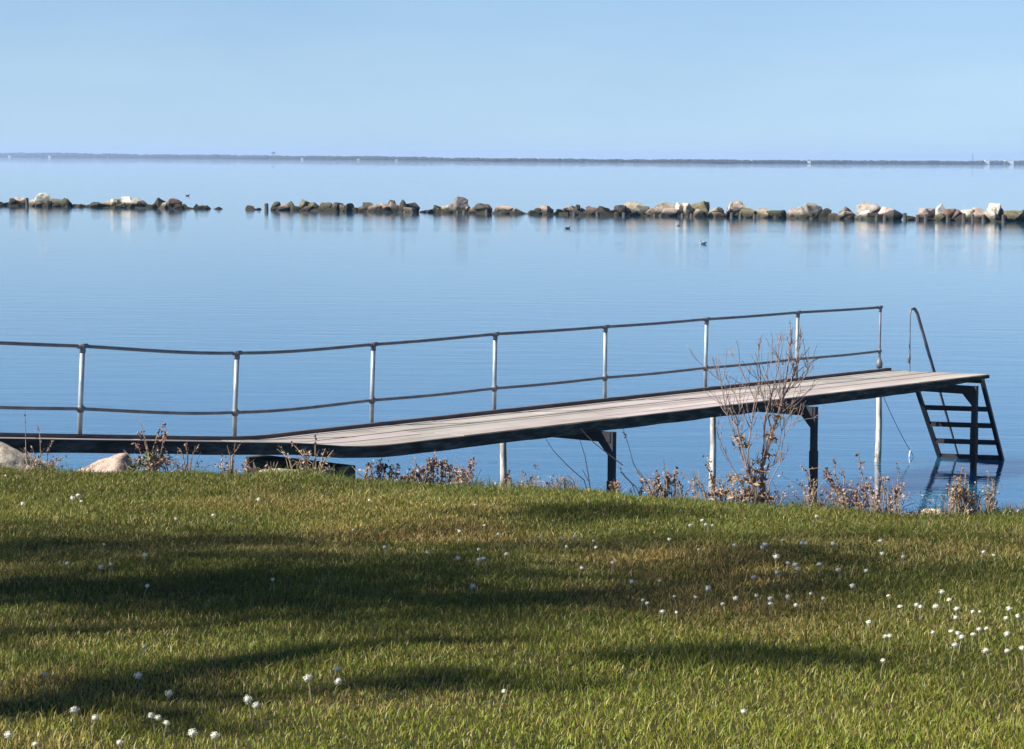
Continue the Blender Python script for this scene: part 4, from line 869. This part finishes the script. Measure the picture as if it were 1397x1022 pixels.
# ------------------------------------------------------------------ the tree whose shade lies on the lawn
rt = random.Random(41)
def inpoly(x, y, poly):
    c = False; n = len(poly)
    for i in range(n):
        (x1, y1), (x2, y2) = poly[i], poly[i - 1]
        if (y1 > y) != (y2 > y) and x < (x2 - x1) * (y - y1) / (y2 - y1) + x1: c = not c
    return c
ZONES = [([(540, 700), (1000, 705), (1420, 730), (1420, 850), (1100, 885), (700, 870), (540, 850)], 11, (18, 23), .60),
         ([(-420, 730), (0, 733), (200, 728), (430, 738), (520, 765), (0, 775), (-420, 770)], 12, (12, 16), .42),
         ([(-420, 730), (0, 733), (180, 726), (420, 738), (540, 762), (560, 800), (420, 836), (200, 834), (0, 822), (-420, 815)], 44, (11.5, 16), .42),
         ([(280, 800), (560, 770), (700, 770), (640, 830), (420, 836)], 5, (12, 16), .36), ([(540, 752), (800, 745), (960, 780), (900, 800), (620, 792)], 6, (13, 17), .36),
         ([(620, 812), (900, 806), (960, 838), (700, 846)], 4, (13, 17), .34), ([(880, 740), (1200, 745), (1330, 790), (1120, 815), (940, 800)], 8, (15, 19), .40),
         ([(560, 915), (820, 905), (860, 925), (700, 948), (380, 950)], 6, (11, 14), .22), ([(820, 872), (1130, 880), (1280, 905), (1000, 915)], 5, (15, 18), .32), ([(600, 690), (900, 690), (960, 725), (640, 730)], 5, (15, 18), .34), ([(250, 940), (420, 950), (400, 990), (150, 1010)], 5, (10, 12), .15)]
clusters = []
def shade_at(u, v, L, r): 
    q = ground(u, v) if u > -300 else ground(-300, v) + Vector((u + 300, 0, 0)) * (9.5 / F)
    clusters.append((q + S * L, r))
for poly, n, (l0, l1), r in ZONES:
    us = [a for a, b in poly]; vs_ = [b for a, b in poly]; k = 0
    while k < n:
        u = rt.uniform(min(us), max(us)); v = rt.uniform(min(vs_), max(vs_))
        if inpoly(u, v, poly): shade_at(u, v, rt.uniform(l0, l1), r * rt.uniform(.8, 1.25)); k += 1
BOUGH = [(-260, 990), (-140, 982), (-20, 972), (60, 962), (140, 946), (220, 928), (300, 912), (390, 896), (490, 884), (590, 880), (680, 874)]
bough = [ground(u, v) + S * (9.6 + .12 * i) for i, (u, v) in enumerate(BOUGH)]
for i, b in enumerate(bough[1:]):
    for _ in range(4 if i < 7 else 2): clusters.append((b + Vector((rt.uniform(-.15, .15), rt.uniform(-.1, .1), rt.uniform(-.08, .08))), .15 if i < 9 else .12))
for _ in range(70):                                   # the rest of the crown, away from the picture
    a = rt.uniform(0, 2 * PI); rr_ = math.sqrt(rt.random()) * 3.6
    q = Vector((-13.2 + math.cos(a) * rr_ - .8, 7.0 + math.sin(a) * rr_, rt.uniform(8.0, 12.5)))
    clusters.append((q, rt.uniform(.35, .55)))
TB = Vector((-13.6, 6.6, 0)); TB.z = lz(TB.x, TB.y) - .1
nodes = [TB, TB + Vector((.05, .03, 1.3)), TB + Vector((.2, .1, 2.6)), TB + Vector((.45, .1, 4.0)), TB + Vector((.8, .1, 5.4)), TB + Vector((1.1, .15, 6.8)), TB + Vector((1.2, .2, 8.2))]
par = [-1, 0, 1, 2, 3, 4, 5]
bi = []
for i, b in enumerate(bough): nodes.append(b); par.append(3 if i == 0 else len(nodes) - 2)
todo = sorted([c for c in clusters], key=lambda c: (c[0] - nodes[4]).length)
leafc = []
for c, r in todo:
    best = min(range(2, len(nodes)), key=lambda i: (nodes[i] - c).length + .25 * (nodes[i] - nodes[3]).length)
    dist = (nodes[best] - c).length; k = max(1, int(dist / .8)); pi_ = best
    for q in range(1, k + 1):
        pnt = nodes[best].lerp(c, q / k) + (Vector((rt.uniform(-.06, .06), rt.uniform(-.06, .06), .10 * math.sin(PI * q / k))) if q < k else Vector())
        nodes.append(pnt); par.append(pi_); pi_ = len(nodes) - 1
    leafc.append((c, r))
cnt = [1] * len(nodes)
for i in range(len(nodes) - 1, 0, -1): cnt[par[i]] += cnt[i]
tr = empty('tree', TB); tag(tr, 'broad leafy tree standing left of the lawn whose shade falls across the grass', 'tree')
mb = MB()
rad_ = lambda i: min(.30, .010 * cnt[i] ** .58)
for i in range(1, len(nodes)):
    mb.tube([nodes[par[i]], nodes[i]], [min(rad_(par[i]), rad_(i) * 1.5), rad_(i)], 7 if rad_(i) > .05 else 5, cap=False)
sub(mb, 'trunk', M['bark'], tr, True)
mb = MB()
for c, r in leafc:
    for _ in range(int(70 * (r / .3) ** 1.7) + 12):
        d = Vector((rt.gauss(0, 1), rt.gauss(0, 1), rt.gauss(0, 1))).normalized() * r * rt.random() ** .45
        a = c + d; e = Vector((rt.gauss(0, 1), rt.gauss(0, 1), rt.gauss(-.2, .7))).normalized() * rt.uniform(.055, .095); w_ = e.orthogonal().normalized(); w_ = (w_ * math.cos(rt.uniform(0, 6)) + e.normalized().cross(w_) * math.sin(rt.uniform(0, 6))).normalized() * rt.uniform(.02, .032)
        mb.add([a, a + e * .45 + w_, a + e, a + e * .45 - w_], [(0, 1, 2, 3)])
sub(mb, 'crown', M['leaf'], tr)

# ------------------------------------------------------------------ far shore
FU = [-3000, -200, 0, 350, 670, 1000, 1397, 1600, 4400]; FO = [1.5, 1.5, 1.6, 2.4, 3.6, 3.9, 2.9, 2.6, 2.6]; FH = [7.2, 7.2, 7.0, 6.6, 5.2, 5.0, 5.6, 5.6, 5.6]
def coast_y(u): return H * F / np.interp(u, FU, FO)
us = list(range(-3000, 4401, 60)); v = []; f = []
for u in us:
    y = coast_y(u); r = ray(u, hor(u)); k = r.x / r.y
    v += [(k * y, y, -1), (k * (y + 12), y + 12, 1.2), (k * (y + 1500), y + 1500, 3)]
for i in range(len(us) - 1):
    a = i * 3; f += [(a, a + 3, a + 4, a + 1), (a + 1, a + 4, a + 5, a + 2)]
mb = MB(); mb.add(v, f); tag(mb.build('far_shore', M['far_wood']), kind='structure')
mb = MB(); rf = random.Random(9)
for k in range(6500):
    u = rf.uniform(-700, 2100) if k < 5200 else rf.uniform(-3000, 4400)
    y0 = coast_y(u); y = y0 + 25 + 220 * rf.random() ** 1.5; r = ray(u, hor(u)); x = r.x / r.y * y
    hm = np.interp(u, FU, FH) / F * y0 * rf.uniform(.5, 1.0) * (.90 + .10 * math.sin(u * .021) * math.sin(u * .0073 + 1) + .05 * math.sin(u * .09)); w_ = hm * rf.uniform(.5, 1.1)
    mb.ball((x, y, 1.5 + hm * .48), w_, w_, hm * .52, 5, 3)
tag(mb.build('far_wood', M['far_wood']), kind='stuff')
def house(u, v_top, wpx, hpx, lab, cat='building', roof='grey_roof', flat=False):
    y = coast_y(u) + 14; s_ = y / F; p = at(u, v_top, y); r = ray(u, hor(u)); wm = wpx * s_; hm = p.z - 1.0
    ro = empty('lakeside_house' if not flat else 'lakeside_hall', (p.x, y, 1.0)); tag(ro, lab, cat, 'pale buildings on the far shore')
    wall = hm * (.68 if not flat else .94); dp = 9.0
    mb = MB(); mb.hexa([(-wm / 2, 0, -.6), (wm / 2, 0, -.6), (wm / 2, dp, -.6), (-wm / 2, dp, -.6), (-wm / 2, 0, wall), (wm / 2, 0, wall), (wm / 2, dp, wall), (-wm / 2, dp, wall)]); mb.build('wall', M['white_paint'], ro)
    mb = MB()
    if flat: mb.hexa([(-wm / 2 - .3, -.3, wall + .003), (wm / 2 + .3, -.3, wall + .003), (wm / 2 + .3, dp + .3, wall + .003), (-wm / 2 - .3, dp + .3, wall + .003), (-wm / 2 - .3, -.3, hm), (wm / 2 + .3, -.3, hm), (wm / 2 + .3, dp + .3, hm), (-wm / 2 - .3, dp + .3, hm)])
    else:
        a, b, t = wm / 2 + .4, dp + .4, wall + .003
        mb.add([(-a, -.4, t), (a, -.4, t), (a, b, t), (-a, b, t), (-a, dp / 2, hm), (a, dp / 2, hm)], [(3, 2, 1, 0), (0, 1, 5, 4), (2, 3, 4, 5), (1, 2, 5), (3, 0, 4)])
    mb.build('roof', M['grey_roof'] if not flat else M['white_paint'], ro)
house(13, 211.5, 4, 3, 'small pale house on the far shore at the left edge')
house(67.5, 211.5, 4, 3.5, 'pale house on the far shore above the big pale boulder')
house(148, 212, 4, 3, 'pale house on the far shore above the start of the second heap')
house(412, 215, 3, 3, 'small pale house on the far shore above the third heap')
house(489, 216.5, 4, 3, 'pale house on the far shore above the gap left of the tallest stone')
house(541, 217, 4, 3, 'pale house on the far shore above the end of the long heap')
house(800, 220, 4, 2.5, 'tiny pale house on the far shore above the dark middle heap')
house(1104, 217.8, 4, 3, 'bright white house on the far shore above the box shaped stone')
house(1347, 218.3, 6, 4, 'low white hall on the far shore near the right edge', flat=True)
house(1377, 218.4, 12, 4, 'long white hall on the far shore at the right edge', flat=True)
y = coast_y(373) + 60; p = at(373, 207.3, y); mb = MB()
mb.tube([(0, 0, 0), (0, 0, p.z * .74)], [1.8, 1.5], 10); o = empty('water_tower', (p.x, y, 0)); tag(o, 'distant water tower rising above the far wood left of centre', 'tower'); mb.build('shaft', M['white_paint'], o)
mb = MB(); mb.tube([(0, 0, p.z * .74), (0, 0, p.z * .80), (0, 0, p.z * .95), (0, 0, p.z)], [1.6, 4.6, 5.2, 1.2], 12); mb.build('tank', M['grey_roof'], o)
y = coast_y(1327) + 60; p = at(1327, 210.5, y); mb = MB(); o = empty('radio_mast', (p.x, y, 0)); tag(o, 'thin radio mast above the far wood near the right edge', 'mast')
for k in range(3):
    a = k * 2.094; mb.tube([(2.0 * math.cos(a), 2.0 * math.sin(a), 0), (.55 * math.cos(a), .55 * math.sin(a), p.z)], [.34, .28], 5)
mb.build('lattice', M['grey_roof'], o)
mb = MB(); mb.tube([(0, 0, p.z), (0, 0, p.z + 3)], [.4, .15], 6); mb.build('antenna', M['grey_roof'], o)

# ------------------------------------------------------------------ birds on the water
def bird(label, u, v, length, rz, back, front, kind, group=None):
    p = atz(u, v, 0); root = empty(kind, (p.x, p.y, 0), rz); tag(root, label, 'bird', group)
    s_ = length
    # one continuous body lofted from tail to bill (bird faces +x)
    st = [(-.55, .15, .01), (-.42, .14, .07), (-.22, .10, .135), (0, .08, .165), (.2, .10, .15), (.31, .17, .105), (.35, .25, .07), (.37, .32, .06), (.41, .37, .065), (.47, .375, .05), (.52, .365, .022), (.60, .352, .010)]
    n = 10; v_ = []; f = []
    dirs = []
    for i, (x, z, r) in enumerate(st):
        a = Vector(st[min(i + 1, len(st) - 1)][:2]) - Vector(st[max(i - 1, 0)][:2]); a.normalize()
        for j in range(n):
            t = 2 * PI * j / n; v_.append(((x - a.y * math.cos(t) * r) * s_, math.sin(t) * r * .95 * s_, (z + a.x * math.cos(t) * r) * s_))
    for i in range(len(st) - 1):
        for j in range(n): f.append((i * n + j, i * n + (j + 1) % n, (i + 1) * n + (j + 1) % n, (i + 1) * n + j))
    f += [tuple(range(n)), tuple((len(st) - 1) * n + j for j in range(n - 1, -1, -1))]
    me = bpy.data.meshes.new('body'); me.from_pydata(v_, [], f); mi = []
    for q in f:
        cx = sum(v_[k][0] for k in q) / len(q) / s_; mi.append(1 if cx > .51 else 0)
    o = link('body', me, [M[front], M['bill']], root, True); me.polygons.foreach_set('material_index', mi)
    for sg in (1, -1):
        mb = MB(); mb.ball((0, 0, 0), .34, .035, .10, 10, 6); mb.v = [(x * s_ - .13 * s_, (y + sg * .135) * s_, (z + .13 + .12 * max(0, -x)) * s_) for x, y, z in mb.v]
        mb.build('wing', M[back], root, True)
bird('white gull with grey wings floating alone in front of the biggest heap', 958.8, 333, .52, math.radians(215), 'feather_grey', 'feather_white', 'gull')
bird('small dark duck floating in front of the dark middle heap, left of the gull', 774.5, 312, .42, 0.2, 'feather_dark', 'feather_dark', 'duck')
bird('small dark duck floating close to the biggest heap above the gull', 925, 308, .40, 2.6, 'feather_dark', 'feather_grey', 'duck')
bird('tiny dark waterbird swimming beyond the second heap', 256, 267.3, .5, 0.1, 'feather_dark', 'feather_dark', 'duck')

# ------------------------------------------------------------------ render set-up
SC.view_settings.view_transform = 'Standard'; SC.view_settings.look = 'None'; SC.view_settings.gamma = 1
SC.view_settings.exposure = 0.95
SC.render.engine = 'CYCLES'
SC.cycles.use_denoising = True
SC.cycles.max_bounces = 8; SC.cycles.volume_bounces = 1; SC.cycles.caustics_reflective = False; SC.cycles.caustics_refractive = False
SC.render.use_persistent_data = False

# ------------------------------------------------------------------ dry litter along the crest of the bank
rl = random.Random(77); mb = MB()
for _ in range(1500):
    u = rl.uniform(-40, 1440)
    dens_ = .12 if u < 480 else (.9 if 500 < u < 660 or 1100 < u < 1340 else .45)
    if rl.random() > dens_: continue
    y = y_at_edge(u, rl.uniform(-.25, .18)); r = ray(u, 650); x = r.x / r.y * y; z = lz(x, y) + rl.uniform(0, .02)
    L_ = rl.uniform(.03, .11); az = rl.uniform(0, 6.28); el = rl.uniform(-.1, .9)
    d = Vector((math.cos(az) * math.cos(el), math.sin(az) * math.cos(el), math.sin(el))) * L_; w = d.orthogonal().normalized() * rl.uniform(.0012, .003)
    p0 = Vector((x, y, z)); m_ = p0 + d * .5 + Vector((0, 0, L_ * .08))
    mb.add([p0 - w, p0 + w, m_ + w, p0 + d, m_ - w], [(0, 1, 2, 4), (4, 2, 3)])
tag(mb.build('dry_litter', M['foliage_pale']), kind='stuff')
